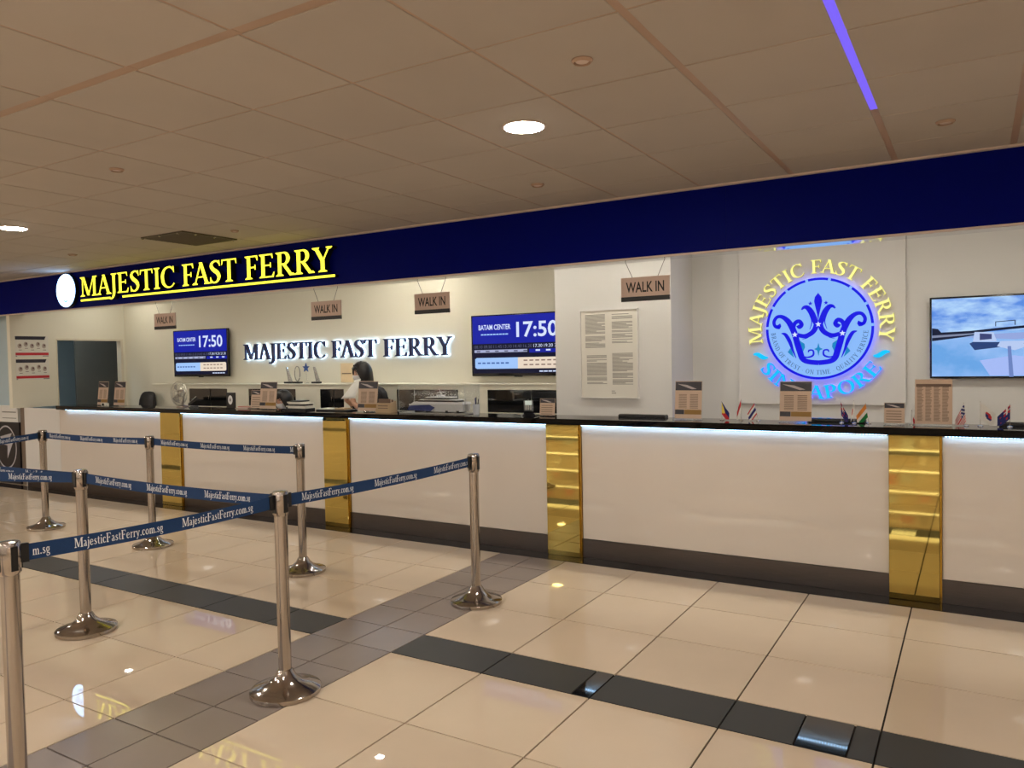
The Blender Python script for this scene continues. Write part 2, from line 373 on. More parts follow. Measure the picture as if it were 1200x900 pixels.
def put(mb, prims, mp, d0, d1=None):
    for i, p in enumerate(prims):      # a hair of depth between strokes keeps their faces apart
        e = .00013*i; f1 = None if d1 is None else d1+(e if d1 > d0 else -e); f0 = d0+(e if d1 is None else 0)
        if p[0] == 'p': mb.poly(p[1], mp, f0, f1)
        else: mb.rib(p[1], p[2], mp, f0, f1, p[3])
def wallmap(x0, yf, z0, sx=1, sz=1): return lambda u, v, d: (x0+u*sx, yf-d, z0+v*sz)

def sans(mb, txt, size, mp, d, width=None, bold=False):
    cv = bpy.data.curves.new('t', 'FONT'); cv.body = txt; cv.size = 1; cv.resolution_u = 3
    if bold: cv.offset = .018
    o = bpy.data.objects.new('t', cv); me = o.to_mesh()
    if not me.vertices: return
    xs = [v.co.x for v in me.vertices]; ys = [v.co.y for v in me.vertices]
    x0, x1 = min(xs), max(xs); y0, y1 = min(ys), max(ys)
    sy = size/(y1-y0); sx = (width/(x1-x0)) if width else sy
    mb.mesh([mp((v.co.x-x0)*sx, (v.co.y-y0)*sy, d) for v in me.vertices], [tuple(p.vertices) for p in me.polygons])
    o.to_mesh_clear(); bpy.data.objects.remove(o); bpy.data.curves.remove(cv)
def rect(mb, u0, u1, v0, v1, mp, d, d1=None): mb.poly([(u0, v0), (u1, v0), (u1, v1), (u0, v1)], mp, d, d1)

# ------------------------------------------------------------------ floor
YC = 5.4526      # face of the counter
YF = 5.2822      # face of the blue fascia
floor = build('floor', MB().box(-16, 6, -8, 9.5, -.05, -.008), M_grout, kind='structure', origin=(0, 0, 0))
tiles_made = {}
def floor_tile(x0, x1, y0, y1, m, name='tile', top=0.0):
    g = .004
    key = (round(x1-x0, 3), round(y1-y0, 3), m.name, top)
    if key not in tiles_made:
        mb = MB().box(g, (x1-x0)-g, g, (y1-y0)-g, -.01, top)
        me_o = build(name, mb, m, floor, fix=True); tiles_made[key] = me_o; me_o.location = (x0, y0, 0); return me_o
    o = tiles_made[key].copy(); COL.objects.link(o); o.parent = floor; o.location = (x0, y0, 0); return o
rows = [(.19, .79), (.79, 1.39), (1.39, 1.985), (1.985, 2.58), (2.58, 3.187), (3.187, 3.49), (3.49, 4.085), (4.085, 4.68), (4.68, 5.28)]
leftx = [-3.32, -3.72]
while leftx[-1] > -11.6: leftx.append(leftx[-1]-.6)
rightx = [-2.722, -2.133]
while rightx[-1] < 1.6: rightx.append(rightx[-1]+.6)
stuff = MB()
for (y0, y1) in rows:
    cols = [(leftx[i+1], leftx[i]) for i in range(len(leftx)-1)] + [(rightx[i], rightx[i+1]) for i in range(len(rightx)-1)]
    for x0, x1 in cols:
        far_left = x1 < -11.1 or (y0 < 3 and x1 < -11.1+(3.6-y0)*2.4)
        vis = y0 > .9 and not far_left and not (y1 < 1.9 and (x0 > -1.5 or x1 < -4.6)) and not (y1 < 2.6 and x0 > -.3)
        if y0 == 3.187:
            if x0 < -1.63 < x1 or x0 < -.55 < x1:   # the two mirror-black pieces in the stripe
                p0, p1 = (-1.63, -1.535) if x0 < -1.63 < x1 else (-.63, -.432)
                floor_tile(x0, p0, y0, y1, M_black, 'stripe_tile'); floor_tile(p0, p1, y0, y1, M_plate, 'polished_tile'); 
                if x1 > p1+.02: floor_tile(p1, x1, y0, y1, M_black, 'stripe_tile')
                elif x1 < p1: pass
                continue
            if vis: floor_tile(x0, x1, y0, y1, M_black, 'stripe_tile')
            else: stuff.cur = 2; stuff.box(x0+.002, x1-.002, y0+.002, y1-.002, -.01, 0)
        elif vis: floor_tile(x0, x1, y0, y1, M_tile)
        else: stuff.cur = 0; stuff.box(x0+.002, x1-.002, y0+.002, y1-.002, -.01, 0)
    hs = [(y0, y1)] if y1-y0 < .4 else [(y0, (y0+y1)/2), ((y0+y1)/2, y1)]
    for a, b in hs:
        for x0, x1 in ((-3.32, -3.021), (-3.021, -2.722)):
            if y0 > 1.2: floor_tile(x0, x1, a, b, M_grey, 'walkway_tile')
            else: stuff.cur = 1; stuff.box(x0+.002, x1-.002, a+.002, b-.002, -.01, 0)
# rest of the hall floor, out of the picture
for j in range(14):
    y1 = .19-.6*j; y0 = y1-.6
    for x0, x1 in ((-16, -3.32), (-2.722, 6)):
        n = int((x1-x0)/.6)
        for k in range(n):
            stuff.cur = 2 if j in (4, 9) else 0
            stuff.box(x0+(x1-x0)*k/n+.002, x0+(x1-x0)*(k+1)/n-.002, y0+.002, y1-.002, -.01, 0)
    stuff.cur = 1; stuff.box(-3.318, -2.724, y0+.002, y1-.002, -.01, 0)
stuff.cur = 0
for x0, x1 in ((-16, leftx[-1]), (rightx[-1], 6)): stuff.box(x0, x1, .19, 5.28, -.01, 0)
stuff.box(-16, -10.95, 5.45, 9.4, -.01, 0)
stuff.box(-10.95, 6, 5.665, 9.4, -.01, 0)
stuff.box(1.95, 6, 5.45, 5.665, -.01, 0)
build('tile_field', stuff, [M_tile, M_grey, M_black], floor, kind='stuff')
for k in range(11):
    x0 = -16+2*k; mb = MB().box(x0+.001, x0+1.999, 5.281, 5.452, -.01, .002)
    build('granite_strip', mb, M_granite, floor)

# ------------------------------------------------------------------ ceiling
ZC = 2.741
ceil = build('ceiling', MB().box(-16, 6, -8, 9.5, ZC+.012, ZC+.08), M_ceil, kind='structure', origin=(0, 0, 0))
CX0, CY0, CXP, CYP = -4.027, 1.853, .6022, .598
ct = {}
cstuff = MB(); tee = MB()
holes = []
for i in range(-20, 17):
    for j in range(-16, 6):
        x0 = CX0+CXP*i; y0 = CY0+CYP*j; x1 = x0+CXP; y1 = min(y0+CYP, YF)
        if x0 < -16: continue
        wx0 = .017 if i >= 5 else .007; wx1 = .017 if i+1 >= 5 else .007; wy = .024 if j == 0 else .006; wy1 = .024 if j+1 == 0 else .006
        vis = j >= -1 and -13 <= i <= 7
        key = (wx0, wx1, wy, wy1, round(y1-y0, 3))
        if vis:
            if key not in ct:
                o = build('ceiling_tile', MB().box(wx0, CXP-wx1, wy, (y1-y0)-wy1, ZC, ZC+.011, bev=.002), M_ceil, ceil); o.location = (x0, y0, 0); ct[key] = o
            else:
                o = ct[key].copy(); COL.objects.link(o); o.parent = ceil; o.location = (x0, y0, 0)
        else: cstuff.box(x0+wx0, x1-wx1, y0+wy, y1-wy1, ZC, ZC+.011)
build('tile_field', cstuff, M_ceil, ceil, kind='stuff')
for i in range(-19, 17):
    w = .02 if i >= 5 else .01; x = CX0+CXP*i
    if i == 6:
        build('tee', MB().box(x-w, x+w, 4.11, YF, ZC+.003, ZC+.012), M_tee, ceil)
        build('violet_sheen_tee', MB().box(x-w, x+w, -7.7, 4.11, ZC+.003, ZC+.012), G_violet, ceil, label='ceiling tee with a violet reflection painted as a glow')  # violet reflection on this tee, painted as emission; not a lamp
    else: build('tee', MB().box(x-w, x+w, -7.7, YF, ZC+.003, ZC+.012), M_tee, ceil)
for j in range(-15, 6):
    w = .03 if j == 0 else .009; y = CY0+CYP*j; build('cross_tee', MB().box(-16, 6, y-w, y+w, ZC+.0035, ZC+.012), M_tee, ceil)
build('edge_trim', MB().box(-16, 6, YF-.035, YF, ZC-.012, ZC), M_trimw, ceil)

def downlight(x, y, label, r=.1, on=True):
    t = empty('downlight', (x, y, ZC), label, 'ceiling light')
    build('rim', MB().lathe([(r+.012, -.001), (r+.012, -.005), (r, -.007), (r, -.001)], (x, y, ZC), 32), M_trimw, t, smooth=True)
    build('diffuser', MB().lathe([(r*.98, -.001), (r*.98, -.006), (r*.9, -.009)], (x, y, ZC), 32), G_lamp if on else M_trimw, t)
    return t
downlight(-1.93, 3.373, 'bright round downlight in the ceiling tile above the counter row, centre')
downlight(-6.787, 3.357, 'bright round downlight at the left edge of the ceiling')
k = 0  # unseen downlights below are added beside and behind the camera to brighten the hall
for x, y in [(-11.6, 3.36), (2.9, 3.37)] + [(x, y) for x in (-14, -11.6, -9.2, -6.8, -4.36, -1.93, .5, 2.9, 5.3) for y in (.35, -2.0, -4.4, -6.8)]:
    k += 1; downlight(x, y, 'added unseen round hall downlight, brightening the hall from out of view', r=.1)['group'] = 'added unseen hall downlights'
def spot_fitting(x, y, r, label):
    t = empty('ceiling_spot', (x, y, ZC), label, 'ceiling fitting', 'unlit fittings in the ceiling tiles')
    build('rim', MB().lathe([(r, -.001), (r, -.006), (r*.8, -.014), (r*.78, -.002)], (x, y, ZC), 24), M_tee, t, smooth=True)
    build('lens', MB().lathe([(r*.74, -.001), (r*.6, -.009), (r*.3, -.011)], (x, y, ZC), 24), M_trimw, t, smooth=True)
spot_fitting(-1.312, 2.759, .042, 'unlit round fitting in the tile behind the bright central downlight')
spot_fitting(-.126, 4.522, .045, 'unlit round fitting right of the violet strip')
spot_fitting(-2.498, 4.533, .045, 'unlit round fitting near the fascia above the hanging signs')
spot_fitting(-4.316, 2.721, .04, 'unlit round fitting in the upper left ceiling')
spot_fitting(-5.492, 4.519, .035, 'small unlit round fitting beside the dark air vent')
spot_fitting(-7.914, 4.478, .045, 'unlit round fitting over the white round sign')
vx0, vx1, vy0, vy1 = CX0-4*CXP+.0, CX0-3*CXP, CY0+4*CYP, CY0+5*CYP
t = empty('air_vent', ((vx0+vx1)/2, (vy0+vy1)/2, ZC), 'dark square air vent with light studs in the ceiling', 'air vent')
build('frame', MB().box(vx0+.01, vx1-.01, vy0+.01, vy0+.035, ZC-.012, ZC-.001).box(vx0+.01, vx1-.01, vy1-.035, vy1-.01, ZC-.012, ZC-.001).box(vx0+.01, vx0+.035, vy0+.035, vy1-.035, ZC-.012, ZC-.001).box(vx1-.035, vx1-.01, vy0+.035, vy1-.035, ZC-.012, ZC-.001), M_vent, t)
for q in range(9):
    y = vy0+.05+q*.058; build('slat', MB().mesh([(vx0+.035, y, ZC-.002), (vx1-.035, y, ZC-.002), (vx1-.035, y+.035, ZC-.014), (vx0+.035, y+.035, ZC-.014), (vx0+.035, y, ZC-.005), (vx1-.035, y, ZC-.005), (vx1-.035, y+.035, ZC-.017), (vx0+.035, y+.035, ZC-.017)], [(0,1,2,3), (7,6,5,4), (0,4,5,1), (2,6,7,3)]) or None, M_vent, t) if False else None
    mb = MB(); mb.mesh([(vx0+.035, y, ZC-.002), (vx1-.035, y, ZC-.002), (vx1-.035, y+.035, ZC-.014), (vx0+.035, y+.035, ZC-.014), (vx0+.035, y, ZC-.006), (vx1-.035, y, ZC-.006), (vx1-.035, y+.035, ZC-.018), (vx0+.035, y+.035, ZC-.018)], [(0,1,2,3), (7,6,5,4), (0,4,5,1), (2,6,7,3), (0,3,7,4), (1,5,6,2)])
    build('slat', mb, M_vent, t)
for q in range(3):
    for (x, y) in ((vx0+.02+.25*q, vy0+.02), (vx1-.02, vy0+.15+.2*q)):
        build('stud', MB().lathe([(.012, -.012), (.012, -.02), (.006, -.023)], (min(x, vx1-.02), min(y, vy1-.02), ZC), 10), M_chrome, t)

# ------------------------------------------------------------------ walls
YW = 6.9
SX = -10.9
build('wall_back', MB().box(SX-.1, -2.8, YW, YW+.15, 0, ZC), M_wall, kind='structure')
build('wall_back_right', MB().box(-2.8, 3.2, YW, YW+.15, 0, ZC), M_wallw, kind='structure')
mb = MB(); mb.box(SX-.08, SX, YF+.02, 5.89, 1.06, ZC).box(SX-.08, SX, 6.862, YW, 0, ZC).box(SX-.08, SX, 5.89, 6.862, 1.99, ZC)
wl = build('wall_left', mb, M_wall, kind='structure', label='cream side wall with the doorway')
# doorway in the side wall and the grey back room seen through it
fr = MB().box(SX-.09, SX+.012, 6.825, 6.862, 0, 1.99).box(SX-.09, SX+.006, 5.89, 5.905, 1.06, 1.99).box(SX-.09, SX+.006, 5.905, 6.825, 1.965, 1.99)
build('trim_1', fr, mat('door_trim', rgb(214, 206, 186), .5), kind='structure')
mb = MB().box(-13.4, SX-.08, 5.55, 5.6, 0, ZC).box(-13.45, -13.4, 5.6, 8.6, 0, ZC)
build('wall_back_room', mb, M_bluew, kind='structure', label='pale blue wall of the back room')
mb = MB().box(-12.1, -12.06, 6.81, 8.5, 0, ZC).box(-13.4, SX-.1, 8.5, 8.55, 0, ZC)
build('wall_partition', mb, M_greyw, kind='structure', label='grey partition in the back room')
build('wall_hall_rear', MB().box(-16, 6, -8.1, -8, 0, ZC), M_hallwall, kind='structure')
build('wall_hall_left', MB().box(-16.1, -16, -8, 9.4, 0, ZC), M_hallwall, kind='structure')
build('wall_hall_right', MB().box(6, 6.1, -8, 9.4, 0, ZC), M_hallwall, kind='structure')
build('wall_right', MB().box(3.1, 3.2, 5.99, YW, 0, ZC), M_wallw, kind='structure')
# white pier standing in the office
px0, px1, py0 = -3.324, -2.212, 6.32
build('wall_pier', MB().box(px0, px1, py0, YW, 0, ZC), M_wallw, kind='structure', label='white pier carrying the framed notice')

# ------------------------------------------------------------------ fascia
t = empty('fascia', (-5, YF, 2.286), 'long navy blue fascia beam across the whole front', 'fascia')
xs = [-16, -12.4, -8.8+.45, -5.2+.3, -1.6, 2.0, 6]
for a, b in ((-16, -8.35), (-8.35, -4.9), (-4.9, -1.45), (-1.45, 2.0), (2.0, 6)):
    build('face_panel', MB().box(a+.0005, b-.0005, YF, YF+.018, 2.30, ZC-.001), M_navy, t)
build('lower_trim', MB().box(-16, 6, YF-.004, YF+.02, 2.286, 2.2995), M_trimw, t)
build('glossy_underside', MB().box(-16, 6, YF+.02, YF+.215, 2.29, 2.2995), M_mirror, t)
build('back_panel', MB().box(-16, 6, YF+.2, YF+.215, 2.3, ZC-.001), M_wallw, t)

# illuminated company name on the fascia
t = empty('illuminated_sign', (-7.05, YF, 2.36), 'yellow lit capitals MAJESTIC FAST FERRY with underline on the blue beam', 'sign')
txt, w = set_text('MAJESTIC FAST FERRY')
x0, x1, zb, hh = -9.085, -5.03, 2.418, .228
sx = (x1-x0)/w
for ch, x, cw, pr in txt:
    if ch == ' ': continue
    mp = wallmap(x0+x*sx, YF, zb, sx, hh)
    mbk = MB(); put(mbk, pr, mp, .001, .065); lo = build('letter', mbk, M_blackp, t)
    mbf = MB(); put(mbf, pr, mp, .0655); build('lit_face', mbf, G_yel, lo, fix=False)
jx = x0+[q for q in txt if q[0] == 'J'][0][1]*sx
for a, b in ((x0-.03, jx-.03), (jx+.2, x1+.01)):
    u = build('underline', MB().box(a, b, YF-.045, YF-.001, 2.366, 2.388), M_blackp, t)
    build('lit_face', MB().box(a, b, YF-.047, YF-.0452, 2.366, 2.388), G_yel, u)
t = empty('round_light_sign', (-9.42, YF, 2.315), 'round white glowing disc sign at the left end of the beam', 'sign')
mp = wallmap(-9.42, YF, 2.515)
build('housing', MB().disc((0, 0), .205, mp, .001, .05), M_blackp, t)
d = build('lit_disc', MB().disc((0, 0), .198, mp, .05, .054), G_disc, t)
G_faint = glow('sign_faint_blue', rgb(206, 226, 255), 1.0)
mb = MB()
def crown(mb_dark, mb_teal, mp, d0, d1, k=1.0):
    """the crown emblem, unit = disc radius; the right half mirrors the left"""
    P = []
    P.append([(-.31,.385,.02),(-.265,.43,.045),(-.2,.42,.07),(-.13,.33,.085),(-.075,.2,.085),(-.035,.09,.075)])
    P.append([(-.035,.09,.075),(-.07,-.02,.075),(-.15,-.1,.07),(-.27,-.14,.065),(-.42,-.1,.06)])
    P.append([(-.44,-.1,.05),(-.47,.0,.06),(-.44,.12,.06),(-.36,.16,.06),(-.31,.09,.06),(-.35,.04,.055),(-.38,.08,.06)])
    P.append([(-.77,.1,.09),(-.75,.06,.07),(-.82,.08,.05),(-.84,.17,.05),(-.78,.26,.05),(-.68,.26,.06),(-.57,.17,.08),(-.49,.03,.09),(-.44,-.1,.09),(-.4,-.26,.09),(-.345,-.45,.09),(-.3,-.58,.085),(-.2,-.645,.075),(0,-.67,.075)])
    P.append([(-.7,-.07,.01),(-.62,-.1,.05),(-.54,-.24,.055),(-.48,-.42,.03),(-.42,-.57,.008)])
    P.append([(-.17,.3,.006),(-.12,.14,.014),(-.16,-.01,.006)])
    P.append([(-.09,-.08,.005),(-.2,-.17,.014),(-.3,-.2,.005)])
    for q_, p in enumerate(P):
        for s in (-1, 1):
            e_ = .0002*q_+.0001*(s+1)
            r = brush([(x*s*-1, y, w*k) for x, y, w in p], n=5); mb_dark.rib(r[1], r[2], mp, d0+(e_ if d1 is None else 0), None if d1 is None else d1+e_)
    mb_dark.poly([(0,.7),(.06,.62),(.075,.54),(.05,.42),(.018,.28),(0,.15),(-.018,.28),(-.05,.42),(-.075,.54),(-.06,.62)], mp, d0, d1)
    for s in (-1, 1):
        mb_dark.poly(star(s*.145, .5, .045), mp, d0, d1)
        r = brush([(s*.3,-.53,.012),(s*.2,-.56,.03),(s*.1,-.52,.035),(s*.1,-.43,.03),(s*.17,-.42,.03),(s*.19,-.46,.02)], n=4); mb_dark.rib(r[1], r[2], mp, d0, d1)
        mb_teal.poly([(s*.36,-.22),(s*.26,-.29),(s*.25,-.36),(s*.29,-.45),(s*.31,-.36)], mp, d0, d1)
        mb_teal.poly([(s*.52,-.36),(s*.58,-.45),(s*.46,-.56)], mp, d0, d1)
    mb_teal.poly([(0,-.28),(.022,-.37),(.08,-.4),(.022,-.43),(0,-.54),(-.022,-.43),(-.08,-.4),(-.022,-.37)], mp, d0, d1)
def star(cx, cy, r, n=5):
    return [(cx+(r if i % 2 == 0 else r*.42)*math.sin(PI*i/n), cy+(r if i % 2 == 0 else r*.42)*math.cos(PI*i/n)) for i in range(2*n)]
a, b = MB(), MB()
G_disc2 = glow('sign_disc_emblem', (.78, .87, 1, 1), 2.2)
G_disc3 = glow('sign_disc_teal', (.25, .65, .9, 1), 1.2)
crown(a, b, wallmap(-9.42, YF, 2.52, .15, .15), .0545, None)
build('emblem', a, G_disc2, d, fix=False)
mb = MB(); r = brush([(-.06, -.1, .004), (0, -.13, .022), (.06, -.1, .004)]); mb.rib(r[1], r[2], wallmap(-9.42, YF, 2.51), .0547); build('smile_mark', mb, G_disc3, d, fix=False)

# hanging WALK IN boards
def hang_sign(x0, x1, label):
    zc1, zc0 = 2.168, 1.995; y = 5.40; xm = (x0+x1)/2
    t = empty('hanging_sign', (xm, y, zc0), label, 'sign', 'hanging walk in boards')
    build('board', MB().box(x0, x1, y-.006, y+.006, zc0, zc1), M_sign, t)
    build('dark_band', MB().box(x0, x1, y-.0075, y+.0075, zc0-.004, zc0+.03), M_blackp, t)
    mb = MB(); sans(mb, 'WALK IN', .078, wallmap(x0+.04, y-.0064, zc0+.06), .0, (x1-x0)-.08, True)
    build('lettering', mb, M_ink, t, fix=False)
    for s in (-1, 1):
        build('cord', MB().tube([(xm+s*.1, y, zc1), (xm+s*.155, y, 2.289)], .0022, 5), M_cord, t)
for x0, x1, l in ((-7.951, -7.579, 'WALK IN board hanging left of the smaller departures screen'), (-5.494, -5.111, 'WALK IN board hanging above the word FAST of the wall lettering'),
                  (-4.233, -3.859, 'WALK IN board hanging beside the larger departures screen'), (-2.274, -1.897, 'nearest WALK IN board, in front of the white pier')):
    hang_sign(x0, x1, l)

# ------------------------------------------------------------------ counter
t = empty('service_counter', (-5, YC, 0), 'long white service counter with black top, gold strips and steel skirting', 'counter')
ctr = t
build('carcass', MB().box(-10.05, 1.95, YC+.02, 5.66, .002, 1.055).box(-10.9, -10.05, YC+.02, 5.6, .002, 1.03), mat('counter_body', rgb(150, 140, 130), .6), t)
golds = [(-7.945, -7.591), (-5.407, -5.095), (-2.953, -2.654), (-.47, -.174)]
xs = [-10.075] + [g for p in golds for g in p] + [1.95]
for i in range(0, len(xs), 2):
    a, b = xs[i], xs[i+1]
    build('glass_panel', MB().box(a+.002, b-.002, YC, YC+.02, .152, 1.04, bev=.002), M_glassw, t)
    build('steel_skirting', MB().box(a+.001, b-.001, YC-.004, YC+.02, .003, .15), M_skirt, t)
for a, b in golds:
    g = build('gold_strip', MB().box(a, b-.012, YC-.035, YC+.01, .004, 1.05, bev=.0015), M_gold, t)
    build('gold_edge', MB().box(b-.011, b, YC-.02, YC+.02, .004, 1.05), M_golde, g)
build('end_panel', MB().box(-10.9, -10.078, YC, YC+.018, .152, 1.057, bev=.002), M_panelw, t)
build('end_skirting', MB().box(-10.9, -10.078, YC-.004, YC+.018, .003, .15), M_skirt, t)
build('countertop', MB().box(-9.93, 1.95, YC-.12, 5.715, 1.058, 1.105, bev=.003), M_slab, t)
build('staff_worktop', MB().box(-10.05, 1.95, 5.662, 5.98, .715, .745, bev=.004), M_trimw, t)
for q in range(9): build('worktop_leg', MB().box(-10.0+1.48*q, -9.95+1.48*q, 5.9, 5.95, .002, .714), M_blackp, t)
build('led_channel', MB().box(-9.9, 1.93, YC-.035, YC-.004, 1.050, 1.0575), M_trimw, t)
led = MB()
x = -9.88
gi = 0
while x < 1.9:
    if not any(a-.005 < x < b+.005 for a, b in golds): led.box(x, x+.011, YC-.028, YC-.012, 1.0475, 1.0499)
    x += .0187
build('led_dots', led, G_led, t, kind='stuff')
# black trays on the counter
def tray(x0, x1, label):
    z = 1.1055; o = empty('cable_tray', ((x0+x1)/2, 5.675, z), label, 'tray')
    build('body', MB().box(x0, x1, 5.64, 5.71, z, z+.016, bev=.003), M_blackp, o); build('lid', MB().box(x0+.004, x1-.004, 5.645, 5.705, z+.016, z+.022, bev=.002), M_blackg, o)
tray(-2.42, -2.03, 'flat black tray lying on the counter before the pier'); tray(-1.0, -.63, 'flat black tray on the counter under the round emblem'); tray(.13, .52, 'flat black tray at the right end of the counter')

# ------------------------------------------------------------------ leaflet stands
def stand(x0, x1, ztop, label, style='sched', y=5.53, z0=1.1055, group='leaflet stands on the counter'):
    w = x1-x0; h = ztop-z0; t = empty('leaflet_stand', ((x0+x1)/2, y, z0), label, 'leaflet stand', group)
    lean = .12
    mp = lambda u, v, d: (x0+u, y+v*lean-d, z0+v)
    mb = MB(); rect(mb, -.004, w+.004, .006, h+.004, mp, -.003, -.001); mb2 = MB(); rect(mb2, -.004, w+.004, .004, h+.004, mp, .001, .003)
    p = build('paper_sheet', (lambda m: (rect(m, 0, w, .01, h, mp, -.0008, .0006), m)[1])(MB()), M_leaf, t)
    build('acrylic_sleeve', mb, M_clear, t)
    build('acrylic_foot', MB().box(x0, x1, y-.05, y+.05, z0, z0+.004, bev=.001), M_clear, t)
    if style == 'list':
        mb = MB(); rect(mb, .006, w-.006, h*.84, h*.9, mp, .0008); build('title_bar', mb, M_brownink, p, fix=False)
        mb = MB()
        for c in range(4):
            for r in range(30):
                v = .03+h*.75*r/30; u0 = .012+c*(w-.02)/4; rect(mb, u0, u0+(w-.02)/4*random.uniform(.55, .8), v, v+h*.011, mp, .0008)
        build('small_print', mb, M_brownink, p, fix=False); return t
    mb = MB(); rect(mb, .002, w-.002, h*.76, h*.985, mp, .0008); pic = build('picture', mb, M_leafh, p, fix=False)
    mb = MB(); mb.poly([(w*.08, h*.93), (w*.45, h*.9), (w*.8, h*.8), (w*.62, h*.79), (w*.3, h*.87)], mp, .0011); build('ship_picture', mb, M_leafs, pic, fix=False) if False else build('ship_print', mb, M_leafs, p, fix=False)
    if style == 'sched':
        mb = MB()
        for c in range(2):
            for r in range(11):
                v = h*.3+h*.38*r/11; u0 = w*(.14+.42*c); rect(mb, u0, u0+w*.3, v, v+h*.014, mp, .0008)
        build('small_print', mb, M_brownink, p, fix=False)
        mb = MB(); rect(mb, .002, w*.35, h*.14, h*.26, mp, .0008); build('dark_band', mb, M_leafh, p, fix=False)
        mb = MB(); rect(mb, w*.36, w-.002, h*.14, h*.26, mp, .0008); build('gold_band', mb, M_leafg, p, fix=False)
    else:
        mb = MB()
        for r in range(5): rect(mb, w*.1, w*.85, h*(.12+.12*r), h*(.15+.12*r), mp, .0008)
        build('small_print', mb, M_brownink, p, fix=False)
    return t
f = .9877
stand(-9.473*f, -9.262*f, 1.40, 'leaflet stand at the counter\'s left end, left one of the pair by the doorway')
stand(-9.127*f, -8.906*f, 1.40, 'leaflet stand at the counter\'s left end, right one of the pair by the doorway')
stand(-6.504*f, -6.256*f, 1.392, 'tall leaflet stand with gold band left of the seated clerk')
stand(-6.70*f, -6.53*f, 1.303, 'short leaflet stand left of the tall one beside the seated clerk', 'small', 5.58)
stand(-5.122*f, -4.88*f, 1.396, 'tall leaflet stand in front of the standing clerk')
stand(-3.107*f, -2.966*f, 1.25, 'small leaflet stand next to the card terminal, before the pier', 'small')
stand(-1.942*f, -1.737*f, 1.39, 'leaflet stand beside the pier\'s right edge')
stand(-1.178*f, -.965*f, 1.387, 'leaflet stand covering the letters of the word SINGAPORE')
stand(-.512*f, -.391*f, 1.247, 'small leaflet stand between the Indian flag and the list board', 'small')
stand(-.332*f, -.121*f, 1.398, 'large beige price list stand with four columns', 'list')

# ------------------------------------------------------------------ little flags
def fl(r, g, b): return mat('flag_%d_%d_%d' % (r, g, b), rgb(r, g, b), .75, vary=.02)
Wh, Rd, Nv, Yl, Gn, Og, Bk = fl(228, 226, 220), fl(196, 40, 48), fl(30, 40, 110), fl(236, 214, 90), fl(20, 120, 60), fl(226, 140, 60), fl(40, 38, 40)
def flag(x, ztip, lean, drop, side, fn, mats, label, w=.1, h=.075, y=5.57):
    z0 = 1.1055; t = empty('table_flag', (x, y, z0), label, 'flag', 'little table flags on the counter')
    build('base', MB().lathe([(.016, 0), (.016, .004), (.006, .008)], (x, y, z0), 14), M_chrome, t, smooth=True)
    top = Vector((x+lean, y, ztip)); bot = Vector((x, y, z0+.006))
    build('pole', MB().tube([bot, top], .0016, 6), M_chrome, t)
    mb = MB(); nx, ny = 16, 14; vs = []
    ax = (bot-top).normalized()
    for i in range(nx+1):
        u = i/nx
        for j in range(ny+1):
            v = j/ny; p = top + ax*(.006+v*h)
            p = p + Vector((side*w*u*math.cos(drop), .007*math.sin(u*9+v*2)*u-.004, -w*u*math.sin(drop)*(1-.12*v)))
            p.z = max(p.z, z0+.006)
            vs.append(p)
    k = len(mb.v); mb.v += [tuple(p) for p in vs]
    for i in range(nx):
        for j in range(ny):
            mb.cur = fn((i+.5)/nx, (j+.5)/ny); mb.face((k+i*(ny+1)+j, k+(i+1)*(ny+1)+j, k+(i+1)*(ny+1)+j+1, k+i*(ny+1)+j+1))
    build('cloth', mb, mats, t, smooth=True, fix=False)
def jack(u, v):  # small union flag in the canton, on a blue field
    if u < .5 and v < .5:
        a, b = u*2, v*2
        if abs(a-.5) < .09 or abs(b-.5) < .12: return 2
        if abs(a-b) < .16 or abs(a+b-1) < .16: return 1
        return 0
    return 1 if ((u-.75)**2+(v-.3)**2 < .003 or (u-.72)**2+(v-.75)**2 < .003 or (u-.25)**2+(v-.78)**2 < .006) else 0
flag(-1.575, 1.247, 0, 1.0, 1, lambda u, v: 1 if u*.9 < .45-abs(v-.5) else (0 if v < .5 else 2), [Nv, Yl, Rd], 'little flag in yellow, red and blue, leftmost of the right-hand flags', .1, .09)
flag(-1.437, 1.262, 0, 1.25, -1, lambda u, v: 0 if v < .5 else 1, [Rd, Wh], 'little red over white flag left of the striped one', .09, .09)
flag(-1.315, 1.237, -.03, 1.0, -1, lambda u, v: 0 if v < .17 or v > .83 else (1 if v < .34 or v > .66 else 2), [Rd, Wh, Nv], 'little flag with red, white and broad blue stripes', .09, .08)
flag(-.768, 1.25, -.004, 1.1, 1, jack, [Nv, Rd, Wh], 'little dark blue flag with union canton, left of the white and red one', .1, .085)
flag(-.69, 1.262, 0, 1.3, -1, lambda u, v: 1 if (u-.5)**2+((v-.5)*.7)**2 < .035 else 0, [Wh, Rd], 'little white flag with red disc beside the blue one', .075, .08)
flag(-.60, 1.243, -.02, .95, -1, lambda u, v: 0 if v < .33 else (1 if v < .66 else 2), [Og, Wh, Gn], 'little orange, white and green flag', .1, .09)
flag(-.348, 1.2, 0, 1.2, 1, lambda u, v: 1 if (u-.5)**2+((v-.5)*.7)**2 < .06 else 0, [Wh, Rd], 'little white and red flag half hidden by the price list', .08, .08)
flag(-.045, 1.252, -.012, 1.15, -1, lambda u, v: (2 if (int(u*16)+int(v*14)) % 3 == 0 and u < .38 and v < .5 else (0 if u < .4 and v < .54 else (1 if int(v*13) % 2 == 0 else 2))), [Nv, Rd, Wh], 'little flag with red and white stripes and blue canton', .12, .11)
